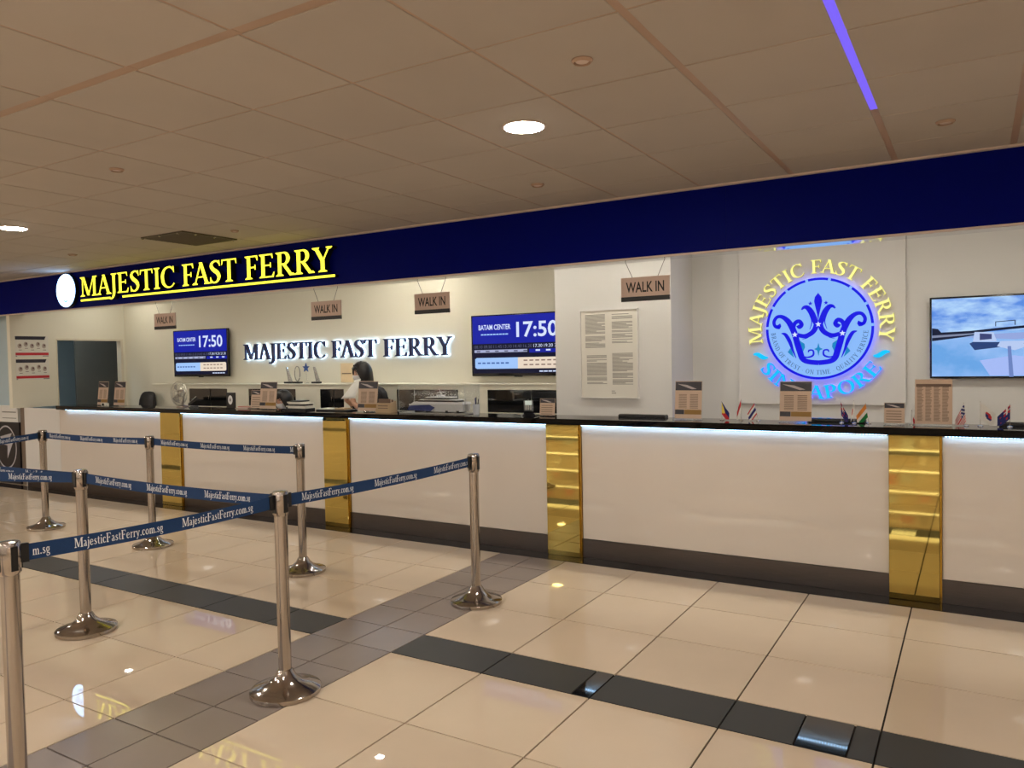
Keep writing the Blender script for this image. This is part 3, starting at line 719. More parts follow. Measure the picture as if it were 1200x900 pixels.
def kor(u, v):
    r = math.hypot((u-.5)*1.3, v-.5)
    if r < .24: return 1 if v < .5+.08*math.sin((u-.5)*16) else 2
    if (abs(u-.18) < .08 or abs(u-.82) < .08) and (abs(v-.2) < .1 or abs(v-.8) < .1): return 3 if int(v*28) % 2 == 0 else 0
    return 0
flag(.03, 1.262, .0, .72, 1, kor, [Wh, Rd, Nv, Bk], 'little white flag with red and blue disc and black bars', .115, .105)
flag(.185, 1.247, .0, .85, -1, jack, [Nv, Rd, Wh], 'little dark blue flag with union canton at the right end of the row', .1, .085)

# ------------------------------------------------------------------ things on the counter, left part
def terminal(x, y, rot, label):
    t = empty('card_terminal', (x, y, 1.1055), label, 'card terminal'); c, s = math.cos(rot), math.sin(rot)
    def pl(p): return (x+p[0]*c-p[1]*s, y+p[0]*s+p[1]*c, 1.1055+p[2])
    mb = MB(); mb.mesh([pl(p) for p in ((-.06,-.05,0),(.06,-.05,0),(.06,.06,0),(-.06,.06,0),(-.045,-.03,.018),(.045,-.03,.018),(.045,.05,.018),(-.045,.05,.018))], [(3,2,1,0),(4,5,6,7),(0,1,5,4),(1,2,6,5),(2,3,7,6),(3,0,4,7)]); build('foot', mb, M_blackp, t)
    B = ((-.04,-.045,.02),(.04,-.045,.02),(.04,.05,.10),(-.04,.05,.10),(-.04,-.055,.04),(.04,-.055,.04),(.04,.035,.125),(-.04,.035,.125))
    mb = MB(); mb.mesh([pl(p) for p in B], [(3,2,1,0),(4,5,6,7),(0,1,5,4),(1,2,6,5),(2,3,7,6),(3,0,4,7)]); b = build('body', mb, M_blackp, t)
    def on(u, v, e=.002):   # point on the sloping face
        return pl((-.04+.08*u, -.055+.09*v-e*.6, .04+.085*v+e))
    mb = MB(); mb.mesh([on(.15,.55), on(.85,.55), on(.85,.95), on(.15,.95)], [(0,1,2,3)]); build('screen', mb, mat('terminal_screen', rgb(190, 205, 205), .2), b, fix=False)
    for i in range(3):
        for j in range(4):
            u, v = .18+.24*i, .08+.11*j; mb = MB(); mb.mesh([on(u,v,.001), on(u+.16,v,.001), on(u+.16,v+.07,.001), on(u,v+.07,.001), on(u,v,.005), on(u+.16,v,.005), on(u+.16,v+.07,.005), on(u,v+.07,.005)], [(3,2,1,0),(4,5,6,7),(0,1,5,4),(1,2,6,5),(2,3,7,6),(3,0,4,7)]); build('key', mb, M_greyink, b)
terminal(-3.19, 5.56, .5, 'black card terminal with pale screen, left of the pier')
terminal(-7.54, 5.56, -.6, 'black card terminal tilted beside the desk fan')
# desk fan
fx, fy, fz = -7.84, 5.6, 1.262
t = empty('desk_fan', (fx, fy, 1.1055), 'grey desk fan with round wire cage on the counter', 'fan')
build('base', MB().lathe([(.07, 0), (.07, .008), (.03, .018), (.014, .024), (.012, .06)], (fx, fy+.04, 1.1055), 20), M_steel, t, smooth=True)
build('neck', MB().tube([(fx, fy+.05, 1.16), (fx, fy+.05, fz)], .011, 8), M_steel, t)
build('motor', MB().lathe([(.01, -.02), (.04, 0), (.042, .05), (.02, .075)], (fx, fy, fz), 16, 'y'), M_steel, t, smooth=True)
cage = MB()
for r, dy in ((.138, 0), (.13, -.02), (.1, -.032), (.066, -.038), (.03, -.04)):
    cage.tube([(fx+r*math.cos(a), fy+dy, fz+r*math.sin(a)) for a in [2*PI*k/32 for k in range(32)]], .0022 if r < .135 else .0045, 5, closed=True)
for k in range(28):
    a = 2*PI*k/28; cage.tube([(fx+r*math.cos(a), fy+dy, fz+r*math.sin(a)) for r, dy in ((.02, -.04), (.07, -.038), (.11, -.03), (.138, 0), (.12, .025), (.05, .045))], .0011, 4)
build('cage', cage, mat('fan_wire', rgb(190, 186, 172), .35, .6), t)
for k in range(3):
    a0 = 2*PI*k/3; L = []; R = []
    mb = MB(); vs = []
    for i in range(6):
        r = .02+.09*i/5
        for j in range(5):
            a = a0+(j/4-.5)*1.1*(.6+.4*i/5); vs.append((fx+r*math.cos(a), fy-.01+(j/4-.5)*.025, fz+r*math.sin(a)))
    mb.mesh(vs, [(i*5+j, (i+1)*5+j, (i+1)*5+j+1, i*5+j+1) for i in range(5) for j in range(4)])
    build('blade', mb, mat('fan_blade', rgb(150, 150, 146), .3), t, smooth=True, fix=False)
# small framed badge
x0, x1, z0 = -7.03, -6.89, 1.1055
t = empty('framed_badge', ((x0+x1)/2, 5.6, z0), 'small black framed card with a white oval, right of the fan', 'framed card')
build('frame', MB().box(x0, x1, 5.6, 5.618, z0, z0+.17, bev=.004), M_blackp, t)
mb = MB(); mp = wallmap((x0+x1)/2, 5.6, z0+.09)
a = [(.036*math.cos(2*PI*k/28), .05*math.sin(2*PI*k/28)) for k in range(28)]; mb.poly(a, mp, .0006, .002); ov = build('white_oval', mb, M_white, t)
mb = MB(); mb.poly([(.012*math.cos(2*PI*k/12), .018*math.sin(2*PI*k/12)) for k in range(12)], mp, .0024); build('emblem', mb, M_greyink, ov, fix=False)
# kraft box with leaflets
x0, x1 = -4.81, -4.63
t = empty('leaflet_box', ((x0+x1)/2, 5.55, 1.1055), 'small kraft coloured box of leaflets right of the tall stand', 'box')
mb = MB(); mb.mesh([(x0,5.5,1.1055),(x1,5.5,1.1055),(x1,5.6,1.1055),(x0,5.6,1.1055),(x0+.01,5.51,1.19),(x1-.01,5.51,1.19),(x1-.01,5.6,1.21),(x0+.01,5.6,1.21)], [(3,2,1,0),(4,5,6,7),(0,1,5,4),(1,2,6,5),(2,3,7,6),(3,0,4,7)]); build('body', mb, M_kraft, t)
for k in range(4):
    zz = 1.212-.004*k
    build('leaflet', MB().box(x0+.02+.01*k, x1-.02, 5.525+.018*k, 5.53+.018*k, 1.15, 1.232-.004*k), M_leaf if k % 2 else M_brownink, t)
mb = MB()
for r in range(3): rect(mb, .03, .15, .015+.022*r, .022+.022*r, wallmap(x0, 5.5085, 1.1055), .004)
build('print', mb, M_brownink, t, fix=False)
# pen cup
px_ = -3.708
t = empty('pen_cup', (px_, 5.55, 1.1055), 'small clear cup of pens between ship model and terminal', 'pen cup')
build('cup', MB().lathe([(.026, 0), (.03, .09), (.0275, .09), (.024, .004)], (px_, 5.55, 1.1055), 20), mat('cup_white', rgb(205, 212, 220), .3), t, smooth=True)
for i, (dx, dy, mm) in enumerate(((.02, .0, M_ink), (-.012, .01, M_hulln), (.008, -.012, M_ink))):
    build('pen', MB().tube([(px_+dx*.3, 5.55+dy*.3, 1.112), (px_+dx*1.3, 5.55+dy, 1.24+.008*i)], .004, 6), mm, t)
# papers and books stack
t = empty('paper_stack', (-5.9, 5.62, 1.1055), 'stack of white papers and dark folders beside the seated clerk', 'papers')
z = 1.1055
for k, (w, h, mm) in enumerate(((.3, .018, M_blackp), (.28, .012, M_paper), (.3, .012, M_paper), (.24, .016, M_blackp), (.26, .01, M_paper), (.22, .012, M_paper), (.16, .012, M_blackp))):
    dx = .02*math.sin(k*2.3); build('sheaf', MB().box(-6.02+dx, -6.02+dx+w*.9, 5.53+.005*k, 5.66+.005*k, z, z+h), mm, t); z += h+.0004
t = empty('desk_tray', (-5.4, 5.63, 1.1055), 'low black tray of papers left of the standing clerk', 'tray')
build('body', MB().box(-5.62, -5.2, 5.54, 5.7, 1.1055, 1.118, bev=.003), M_blackp, t)
build('paper_sheet', MB().box(-5.6, -5.42, 5.555, 5.69, 1.1185, 1.127), M_paper, t); build('booklet', MB().box(-5.38, -5.26, 5.56, 5.68, 1.1185, 1.133), M_kraft, t)
t = empty('paper_pile', (-6.72, 5.62, 1.1055), 'low pile of leaflets right of the framed card', 'papers')
for k in range(4): build('leaflet', MB().box(-6.86+.02*k, -6.66+.012*k, 5.58, 5.69, 1.1055+.007*k, 1.112+.007*k), [M_leaf, M_paper, M_red, M_leaf][k], t)
# toy-like stapler / small camera near the left end
t = empty('desk_camera', (-9.28, 5.5, 1.1055), 'small pale gadget with dark lens between the two left leaflet stands', 'gadget')
build('body', MB().box(-9.13, -9.02, 5.44, 5.48, 1.1055, 1.145, bev=.006), M_paper, t); build('lens', MB().lathe([(.014, 0), (.014, -.012), (.009, -.014)], (-9.075, 5.44, 1.127), 14, 'y'), M_blackp, t)

# ------------------------------------------------------------------ ship model in a clear case
cx0, cx1, cy0, cy1, cz = -4.5, -3.77, 5.47, 5.70, 1.1055
t = empty('display_case', ((cx0+cx1)/2, 5.585, cz), 'clear acrylic display case on the counter around the ship model', 'display case')
build('plinth', MB().box(cx0, cx1, cy0, cy1, cz, cz+.008, bev=.002), mat('case_plinth', rgb(168, 166, 160), .3), t)
ht = 1.358
for nm, b in (('front_pane', (cx0, cx1, cy0, cy0+.003)), ('rear_pane', (cx0, cx1, cy1-.003, cy1)), ('side_pane', (cx0, cx0+.003, cy0+.0035, cy1-.0035)), ('side_pane', (cx1-.003, cx1, cy0+.0035, cy1-.0035))):
    build(nm, MB().box(*b, cz+.0085, ht), M_clear, t)
build('lid', MB().box(cx0, cx1, cy0, cy1, ht+.0005, ht+.0035), M_clear, t)
mb = MB()
for (x, y) in ((cx0, cy0), (cx1, cy0), (cx0, cy1), (cx1, cy1)): mb.box(x-.0015, x+.0015, y-.0015, y+.0015, cz+.01, ht)
mb.box(cx0, cx1, cy0-.001, cy0+.002, ht-.002, ht+.002).box(cx0, cx1, cy1-.002, cy1+.001, ht-.002, ht+.002)
build('bright_edges', mb, mat('acrylic_edge', rgb(200, 205, 200), .2), t)
sz = cz+.0095; SXC = -4.13
t = empty('ship_model', (SXC, 5.585, sz), 'white and blue catamaran ferry model inside the clear case', 'ship model')
def hullpart(y0, y1):
    st = [(-.31, .055, .0), (-.26, .045, .2), (-.1, .03, 1), (.1, .028, 1), (.26, .03, 1), (.3, .032, .9)]
    vs = []; fs = []
    for x, zb, k in st:
        ym = (y0+y1)/2; hw = (y1-y0)/2*max(k, .05)
        vs += [(SXC+x, ym-hw*.4, sz+zb-.02), (SXC+x, ym+hw*.4, sz+zb-.02), (SXC+x, ym+hw, sz+.075), (SXC+x, ym-hw, sz+.075)]
    for i in range(len(st)-1):
        for j in range(4): fs.append((i*4+j, i*4+(j+1) % 4, (i+1)*4+(j+1) % 4, (i+1)*4+j))
    fs += [(3, 2, 1, 0), tuple(len(st)*4-4+j for j in range(4))]
    return vs, fs
for y0, y1 in ((5.52, 5.565), (5.605, 5.65)):
    vs, fs = hullpart(y0, y1); mb = MB(); mb.mesh(vs, fs); h_ = build('hull', mb, M_hullw, t)
    vs2 = [(SXC+x, 0, 0) for x in (0,)]
mb = MB(); mb.poly([(-.31, .02), (-.05, .012), (.0, .045), (-.06, .07), (-.29, .06)], wallmap(SXC, 5.521, sz), .001, .004); build('blue_bow', mb, M_hulln, t)
for k, q in enumerate((-.22, -.1, .12, .24)): build('cradle', MB().box(SXC+q-.012, SXC+q+.012, 5.525, 5.645, sz, sz+.02), M_blackp, t)
def deck(x0, x1, y0, y1, z0, z1, rake, name, m):
    mb = MB(); a, b = SXC+x0, SXC+x1
    mb.mesh([(a, y0, sz+z0), (b, y0, sz+z0), (b, y1, sz+z0), (a, y1, sz+z0), (a+rake, y0+.006, sz+z1), (b-rake*.5, y0+.006, sz+z1), (b-rake*.5, y1-.006, sz+z1), (a+rake, y1-.006, sz+z1)], [(3,2,1,0),(4,5,6,7),(0,1,5,4),(1,2,6,5),(2,3,7,6),(3,0,4,7)])
    return build(name, mb, m, t)
deck(-.27, .31, 5.515, 5.655, .0752, .095, .03, 'main_deck', M_hullw)
deck(-.2, .24, 5.53, 5.64, .0955, .11, .03, 'window_band', M_dglass)
deck(-.19, .24, 5.525, 5.645, .1103, .118, .02, 'upper_deck', M_hullw)
deck(-.14, .15, 5.535, 5.635, .1183, .132, .03, 'window_band', M_dglass)
deck(-.12, .17, 5.53, 5.64, .1323, .14, .02, 'roof', M_hullw)
deck(-.02, .05, 5.555, 5.615, .1403, .155, .012, 'wheelhouse', M_hullw)
build('mast', MB().tube([(SXC+.03, 5.585, sz+.155), (SXC+.0, 5.585, sz+.215)], [.006, .002], 6), M_hullw, t)
build('radar_bar', MB().box(SXC-.02, SXC+.045, 5.627, 5.5853, sz+.178, sz+.182), M_hullw, t)
rail = MB()
for k in range(12): rail.box(SXC-.29+.05*k, SXC-.2885+.05*k, 5.5155, 5.517, sz+.095, sz+.112)
rail.box(SXC-.29, SXC+.29, 5.5155, 5.517, sz+.1125, sz+.114); build('railing', rail, M_chrome, t, kind='stuff')

# ------------------------------------------------------------------ low cabinet with dark glass along the back wall
t = empty('back_cabinet', (-6.4, 6.6, 0), 'long cream cabinet with dark glass doors along the back wall', 'cabinet')
cxa, cxb = -9.8, px0-.002
niches = [(-8.98, -8.29), (-7.92, -7.06), (-6.6, -6.3+.0), (-5.48, -4.64), (-4.27, -3.33)]
niches = [(-9.03, -8.26), (-7.86, -7.02), (-6.62, -6.24), (-5.46, -4.63), (-4.27, -3.345)]
mb = MB(); mb.box(cxa, cxb, 6.62, YW-.002, .002, 1.32)
build('carcass', mb, M_wall, t)
build('cabinet_top', MB().box(cxa-.01, cxb, 6.585, YW-.002, 1.3205, 1.333, bev=.002), M_wall, t)
xs = [cxa]+[q for n in niches for q in n]+[cxb]
build('front_rail', MB().box(cxa, cxb, 6.6, 6.6195, 1.272, 1.3195).box(cxa, cxb, 6.6, 6.6195, .002, 1.04), M_wall, t)
for i in range(0, len(xs), 2):
    if xs[i+1]-xs[i] > .01: build('front_stile', MB().box(xs[i], xs[i+1], 6.6, 6.6195, 1.0405, 1.2715), M_wall, t)
for a, b in niches:
    m_ = a+(b-a)*.55
    d1 = build('glass_door', MB().box(a+.002, m_-.001, 6.606, 6.612, 1.0425, 1.27), M_dglass, t); d2 = build('glass_door', MB().box(m_+.001, b-.002, 6.613, 6.619, 1.0425, 1.27), M_dglass, t)
    build('pull', MB().box(m_-.03, m_-.022, 6.601, 6.606, 1.13, 1.18), M_chrome, d1)

# awards on the cabinet
def award(x, kind, label):
    zt = 1.3335; t = empty('award', (x, 6.74, zt), label, 'award', 'awards on the back cabinet')
    if kind != 'star': build('base', MB().box(x-.06, x+.06, 6.71, 6.77, zt, zt+.022, bev=.003), M_blackp, t)
    if kind == 'slab':
        mb = MB(); mb.mesh([(x-.0,6.735,zt+.0225),(x+.05,6.735,zt+.0225),(x+.05,6.755,zt+.0225),(x-.0,6.755,zt+.0225),(x-.04,6.735,zt+.2),(x-.028,6.735,zt+.2),(x-.028,6.755,zt+.2),(x-.04,6.755,zt+.2)], [(3,2,1,0),(4,5,6,7),(0,1,5,4),(1,2,6,5),(2,3,7,6),(3,0,4,7)]); b = build('crystal_blade', mb, M_frost, t)
        build('dark_rim', MB().tube([(x-.041, 6.734, zt+.2), (x+.0, 6.734, zt+.024)], .003, 6), M_greyink, b)
    if kind == 'ring':
        mb = MB(); mb.tube([(x+.045*math.cos(a), 6.74, zt+.12+.09*math.sin(a)) for a in [2*PI*k/28 for k in range(28)]], .006, 8, closed=True); build('oval_ring', mb, M_greyink, t, smooth=True)
    if kind == 'star':
        build('base', MB().lathe([(.03, 0), (.03, .006), (.008, .012)], (x, 6.74, zt), 18), M_chrome, t); build('rod', MB().tube([(x, 6.74, zt+.01), (x-.01, 6.74, zt+.16)], .002, 6), M_chrome, t)
        mb = MB(); mb.poly(star(x-.01, zt+.19, .058), lambda u, v, d: (u, 6.74-d, v), -.006, .006); build('star', mb, mat('star_blue', rgb(52, 84, 148), .4), t)
award(-7.28, 'slab', 'crystal blade award on black base, left one'); award(-7.13, 'ring', 'oval ring award between the crystal blade and the blue star')
award(-6.97, 'star', 'blue star award on a thin rod'); award(-6.81, 'slab', 'crystal blade award on black base, right of the blue star')

# ------------------------------------------------------------------ back wall: halo letters
t = empty('wall_lettering', (-6.55, YW, 1.6), 'navy capitals MAJESTIC FAST FERRY with cool halo on the back wall', 'sign')
txt, w = set_text('MAJESTIC FAST FERRY'); x0, x1, zb, hh = -8.235, -4.88, 1.637, .205
sx = (x1-x0)/w
M_nl = mat('navy_letter', rgb(16, 24, 74), .4)
for ch, x, cw, pr in txt:
    if ch == ' ': continue
    mp = wallmap(x0+x*sx, YW, zb, sx, hh)
    mb = MB(); put(mb, pr, mp, .022, .05); lo = build('letter', mb, M_nl, t)
    mb = MB(); put(mb, pr, mp, .0215, .006); build('halo_light', mb, G_halo, lo)

# departures screens
def departures(x0, z0, label, w=1.145, h=.642, y=6.82):
    t = empty('departures_screen', (x0+w/2, y, z0), label, 'screen')
    mp = wallmap(x0, y, z0)
    build('bezel', MB().box(x0, x0+w, y, y+.035, z0, z0+h, bev=.004), M_blackg, t)
    build('wall_bracket', MB().box(x0+w*.35, x0+w*.65, y+.0355, YW-.001, z0+h*.3, z0+h*.7), M_blackp, t)
    build('brand_tab', MB().box(x0+w*.46, x0+w*.54, y-.002, y+.01, z0-.008, z0+.001), M_blackp, t)
    B = lambda nm, fn, m: (lambda k: (fn(k), build(nm, k, m, scr, fix=False, kind='stuff' if 'print' in nm or nm == 'subtitle' else None)))(MB())
    mb = MB(); rect(mb, .02, w-.02, .03, h-.012, mp, .001); scr = build('display', mb, G_scrd, t, fix=False)
    B('header_area', lambda k: rect(k, .02, w-.02, h*.53, h-.012, mp, .0015), G_scr)
    B('row_area', lambda k: rect(k, w*.62, w-.02, h*.37, h*.43, mp, .0015), G_scr)
    B('destination', lambda k: sans(k, 'BATAM CENTER', h*.085, wallmap(x0+w*.085, y, z0+h*.755), .002, w*.345, True), G_scrw)
    B('clock', lambda k: sans(k, '17:50', h*.25, wallmap(x0+w*.49, y, z0+h*.62), .002, w*.42, True), G_scrw)
    B('subtitle', lambda k: [rect(k, w*(.11+.033*i), w*(.138+.033*i), h*.67, h*.69, mp, .002) for i in range(9)], G_scrl)
    for i, tm in enumerate(('08.10', '09.50', '11.45', '13.10', '14.40', '16.20', '17.30', '19.20', '21.30')):
        B('time', lambda k: sans(k, tm, h*.05, wallmap(x0+w*(.035+.105*i), y, z0+h*.455), .002, w*.088), G_scrw if i > 5 else G_scrg)
        if i > 5: B('mark', lambda k: rect(k, w*(.055+.105*i), w*(.1+.105*i), h*.395, h*.42, mp, .002), G_scrw)
    B('grey_bar', lambda k: rect(k, w*.035, w*.6, h*.385, h*.43, mp, .002), mat('screen_bar', (.02,.02,.02,1), .4, 0, rgb(170, 178, 214), .9, vary=0))
    B('bar_print', lambda k: [rect(k, w*(.06+.1*i), w*(.1+.1*i), h*.395, h*.415, mp, .0022) for i in range(6)], G_scrg)
    B('notice_bar_blue', lambda k: k.poly([(w*.06, h*.12), (w*.5, h*.12), (w*.5, h*.3), (w*.06, h*.3), (w*.04, h*.28), (w*.04, h*.14)], mp, .002), G_scrl)
    B('notice_bar_cream', lambda k: k.poly([(w*.5, h*.12), (w*.95, h*.12), (w*.965, h*.14), (w*.965, h*.28), (w*.95, h*.3), (w*.5, h*.3)], mp, .002), G_scrc)
    B('notice_print_blue', lambda k: [rect(k, w*(.07+.05*i), w*(.105+.05*i), h*.2, h*.225, mp, .0025) for i in range(7)], G_scrt)
    B('notice_print_brown', lambda k: [rect(k, w*(.56+.06*i), w*(.6+.06*i), h*z, h*(z+.02), mp, .0025) for i in range(6) for z in (.17, .24)], mat('screen_brown', (.02,.02,.02,1), .4, 0, rgb(140, 110, 96), .8, vary=0))
    B('footer_print', lambda k: [rect(k, w*(.72+.045*i), w*(.757+.045*i), h*.065, h*.085, mp, .002) for i in range(5)], G_scrw)
departures(-9.64, 1.425, 'smaller looking departures screen showing 17:50 beside the doorway')
departures(-4.60, 1.405, 'departures screen showing 17:50, partly hidden by the white pier')

# notice on the pier
t = empty('framed_notice', (-2.78, py0, 1.22), 'white framed notice of four text blocks on the pier', 'notice')
nx0, nx1, nz0, nz1 = -3.052, -2.512, 1.222, 1.995
build('board', MB().box(nx0, nx1, py0-.02, py0-.001, nz0, nz1, bev=.002), M_paper, t)
k_ = MB().box(nx0-.008, nx1+.008, py0-.03, py0-.001, nz1, nz1+.008).box(nx0-.008, nx1+.008, py0-.03, py0-.001, nz0-.008, nz0-.0005).box(nx0-.008, nx0-.0005, py0-.03, py0-.001, nz0, nz1).box(nx1+.0005, nx1+.008, py0-.03, py0-.001, nz0, nz1)
build('frame', k_, M_panelw, t)
nw, nh = nx1-nx0, nz1-nz0; mp = wallmap(nx0, py0-.02, nz0)
for (u0, v0, v1) in ((.08, .57, .95), (.56, .62, .96), (.1, .13, .48), (.56, .13, .5)):
    mb = MB(); v = v1
    while v > v0:
        if random.random() < .84:
            rect(mb, nw*u0, nw*(u0+(.36 if random.random() < .8 else random.uniform(.1, .3))), nh*v, nh*(v+.007), mp, .0008)
        v -= .0125
    build('text_block', mb, M_greyink, t, fix=False)
mb = MB(); rect(mb, nw*.54, nw*.6, nh*.07, nh*.078, mp, .0008); rect(mb, nw*.54, nw*.62, nh*.045, nh*.055, mp, .0008); build('signature', mb, M_greyink, t, fix=False)

# ------------------------------------------------------------------ round emblem on the right
t = empty('round_emblem_sign', (-1.115, YW, 1.14), 'large round crown emblem sign ringed by the words MAJESTIC FAST FERRY SINGAPORE', 'sign')
build('backing_panel', MB().box(-1.785, -.468, YW-.03, YW-.001, 1.145, 2.55, bev=.002), M_panelw, t)
ec = (-1.118, 1.783); YE = YW-.03
mp = wallmap(ec[0], YE, ec[1])
R0 = .425
build('halo_light', MB().disc((0, 0), R0-.03, mp, .004, .026), G_vhalo, t)
disc = build('disc', MB().disc((0, 0), R0, mp, .0265, .034, 96), G_discb, t)
gaps = [2.5, 27.5, 52.5, 77.5, 102.5, 127.5, 152.5, 177.5]
segs = [(gaps[i]+1.6, gaps[i+1]-1.6) for i in range(7)] + [(179.1, 360.9)]
for a0, a1 in segs:
    n = max(6, int((a1-a0)/3)); L = []; R = []
    for k in range(n+1):
        a = math.radians(a0+(a1-a0)*k/n); L.append((.424*math.cos(a), .424*math.sin(a))); R.append((.404*math.cos(a), .404*math.sin(a)))
    build('ring_segment', (lambda m: (m.rib(L, R, mp, .034, .04), m)[1])(MB()), G_blue, disc)
a, b = MB(), MB(); crown(a, b, wallmap(ec[0], YE, ec[1], R0, R0), .0345, .039, 1.28)
cr_ = build('crown', a, G_blue, disc); build('crown_accents', b, G_teal, disc)
mb = MB()
for s in (-1, 0, 1): mb.poly(star(s*.44, .085 if s == 0 else -.105, .06), wallmap(ec[0], YE, ec[1], R0, R0), .0395, .0405)
build('white_stars', mb, G_scrw, disc)
def arc_text(txt, r, h, a0, a1, outward=True, track=.03):
    """letters along a circle; a0..a1 in degrees; outward: tops point away from the centre"""
    lay, w = set_text(txt, track)
    for ch, x, cw, pr in lay:
        if not pr: continue
        am = math.radians(a0+(a1-a0)*(x+cw/2)/w); s = abs(math.radians(a1-a0))*(r+(h*.35 if outward else -h*.35))/w
        ca, sa = math.cos(am), math.sin(am)
        if outward: mpf = lambda u, v, d, cw=cw, ca=ca, sa=sa, s=s: mp((r+v*h)*ca+(u-cw/2)*s*sa, (r+v*h)*sa-(u-cw/2)*s*ca, d)
        else: mpf = lambda u, v, d, cw=cw, ca=ca, sa=sa, s=s: mp((r-v*h)*ca-(u-cw/2)*s*sa, (r-v*h)*sa+(u-cw/2)*s*ca, d)
        yield ch, pr, mpf
def litletters(gen, face, side, halo):
    for ch, pr, mpf in gen:
        hb = MB(); put(hb, pr, mpf, .004, .0115)
        mb = MB(); put(mb, pr, mpf, .012, .032); lo = build('letter', mb, side, t)
        build('halo_light', hb, halo, lo); mb = MB(); put(mb, pr, mpf, .0322); build('lit_face', mb, face, lo, fix=False)
M_ysd = glow('logo_yellow_side', rgb(150, 136, 40), .55); M_csd = glow('logo_cyan_side', rgb(20, 90, 200), .8)
litletters(arc_text('MAJESTIC FAST FERRY', .462, .112, 193, -13, True), G_yel2, M_ysd, glow('logo_warm_halo', rgb(255, 240, 150), .6))
litletters(arc_text('SINGAPORE', .585, .11, 214, 326, False), G_cyan, M_csd, glow('logo_blue_halo', rgb(80, 90, 255), 4))
for s in (-1, 1):
    r = brush([(s*.40-.0, -.262, .012), (s*.45, -.248, .032), (s*.5, -.232, .03), (s*.535, -.205, .01)], n=5)
    r = brush([(s*.415, -.235, .01), (s*.455, -.232, .034), (s*.50, -.205, .03), (s*.535, -.205, .012)], n=5)
    mb = MB(); mb.rib(r[1], r[2], mp, .012, .032); build('flourish', mb, G_cyan, t)
mb = MB()
for ch, pr, mpf in arc_text('BRAND OF TRUST - ON TIME - QUALITY SERVICE', .383, .036, 184, 356, False, .14): put(mb, pr, mpf, .0348)
build('motto', mb, glow('motto_blue', rgb(70, 110, 170), .8), disc, fix=False, kind='stuff')

# ------------------------------------------------------------------ marina television
tx0, tx1, tz0, tz1, ty = -.30, .81, 1.365, 1.992, 6.84
t = empty('television', ((tx0+tx1)/2, ty, tz0), 'wall television showing a boat marina under a cloudy sky', 'television')
build('bezel', MB().box(tx0, tx1, ty, ty+.03, tz0, tz1, bev=.003), M_blackg, t)
build('wall_bracket', MB().box(tx0+.4, tx1-.4, ty+.0305, YW-.001, tz0+.2, tz1-.2), M_blackp, t)
w, h = tx1-tx0, tz1-tz0; mp = wallmap(tx0, ty, tz0)
def screen_noise(name, c0, c1, sc, stretch, es=1.0):
    m = bpy.data.materials.new(name); m.use_nodes = True; nt = m.node_tree; b = nt.nodes['Principled BSDF']
    tc = nt.nodes.new('ShaderNodeTexCoord'); mpn = nt.nodes.new('ShaderNodeMapping'); mpn.inputs['Scale'].default_value = stretch
    n = nt.nodes.new('ShaderNodeTexNoise'); n.inputs['Scale'].default_value = sc; n.inputs['Detail'].default_value = 6
    r = nt.nodes.new('ShaderNodeValToRGB'); r.color_ramp.elements[0].position = .38; r.color_ramp.elements[1].position = .62
    r.color_ramp.elements[0].color = c0; r.color_ramp.elements[1].color = c1
    nt.links.new(tc.outputs['Object'], mpn.inputs[0]); nt.links.new(mpn.outputs[0], n.inputs['Vector']); nt.links.new(n.outputs['Fac'], r.inputs[0])
    b.inputs['Base Color'].default_value = (.01, .01, .01, 1); nt.links.new(r.outputs[0], b.inputs['Emission Color']); b.inputs['Emission Strength'].default_value = es
    b.inputs['Roughness'].default_value = .25; return m
mb = MB(); rect(mb, .014, w-.014, h*.56, h-.014, mp, .001); scr = build('display_sky', mb, screen_noise('tv_sky', rgb(72, 132, 224), rgb(176, 214, 250), 4.5, (1, 1, 2.6)), t, fix=False)
mb = MB(); rect(mb, .014, w-.014, .014, h*.56, mp, .001); wat = build('display_water', mb, screen_noise('tv_water', rgb(96, 160, 226), rgb(160, 196, 248), 2.2, (1, 1, 1.5)), t, fix=False)
G = lambda n, *c: glow(n, rgb(*c), .95)
def pic(name, polys, m, d=.0016):
    mb = MB()
    for p in polys: mb.poly([(u*w, v*h) for u, v in p], mp, d)
    build(name, mb, m, wat, fix=False)
pic('shore', [[(.014, .62), (.05, .61), (.07, .565), (.25, .575), (.4, .6), (.7, .64), (.98, .67), (.98, .64), (.7, .61), (.4, .57), (.25, .545), (.014, .53)], [(.014, .5), (.2, .52), (.35, .55), (.35, .54), (.2, .5), (.014, .46)]], G('tv_shore', 16, 26, 54))
pic('far_water', [[(.014, .53), (.25, .545), (.35, .555), (.2, .52), (.014, .5)]], G('tv_far_water', 130, 140, 170), .0018)
pic('jetty', [[(.2, .5), (.36, .53), (.98, .56), (.98, .014+.5), (.5, .46)]], G('tv_jetty', 150, 170, 226), .002)
pic('boat_hull', [[(.24, .42), (.27, .34), (.42, .37), (.42, .43), (.26, .44)], [(.5, .42), (.56, .4), (.75, .32), (.98, .18), (.98, .3), (.72, .41)]], G('tv_hull', 40, 66, 120), .0024)
pic('boat_cabin', [[(.26, .44), (.27, .56), (.38, .55), (.4, .44)], [(.4, .38), (.42, .44), (.56, .44), (.58, .38), (.5, .33)], [(.66, .56), (.68, .6), (.98, .62), (.98, .42), (.7, .42)]], G('tv_cabin', 186, 206, 246), .0028)
pic('boat_window', [[(.3, .46), (.3, .54), (.37, .53), (.37, .47)], [(.55, .41), (.57, .36), (.62, .35), (.6, .42)], [(.74, .48), (.74, .55), (.9, .56), (.9, .48)]], G('tv_window', 60, 70, 120), .0032)
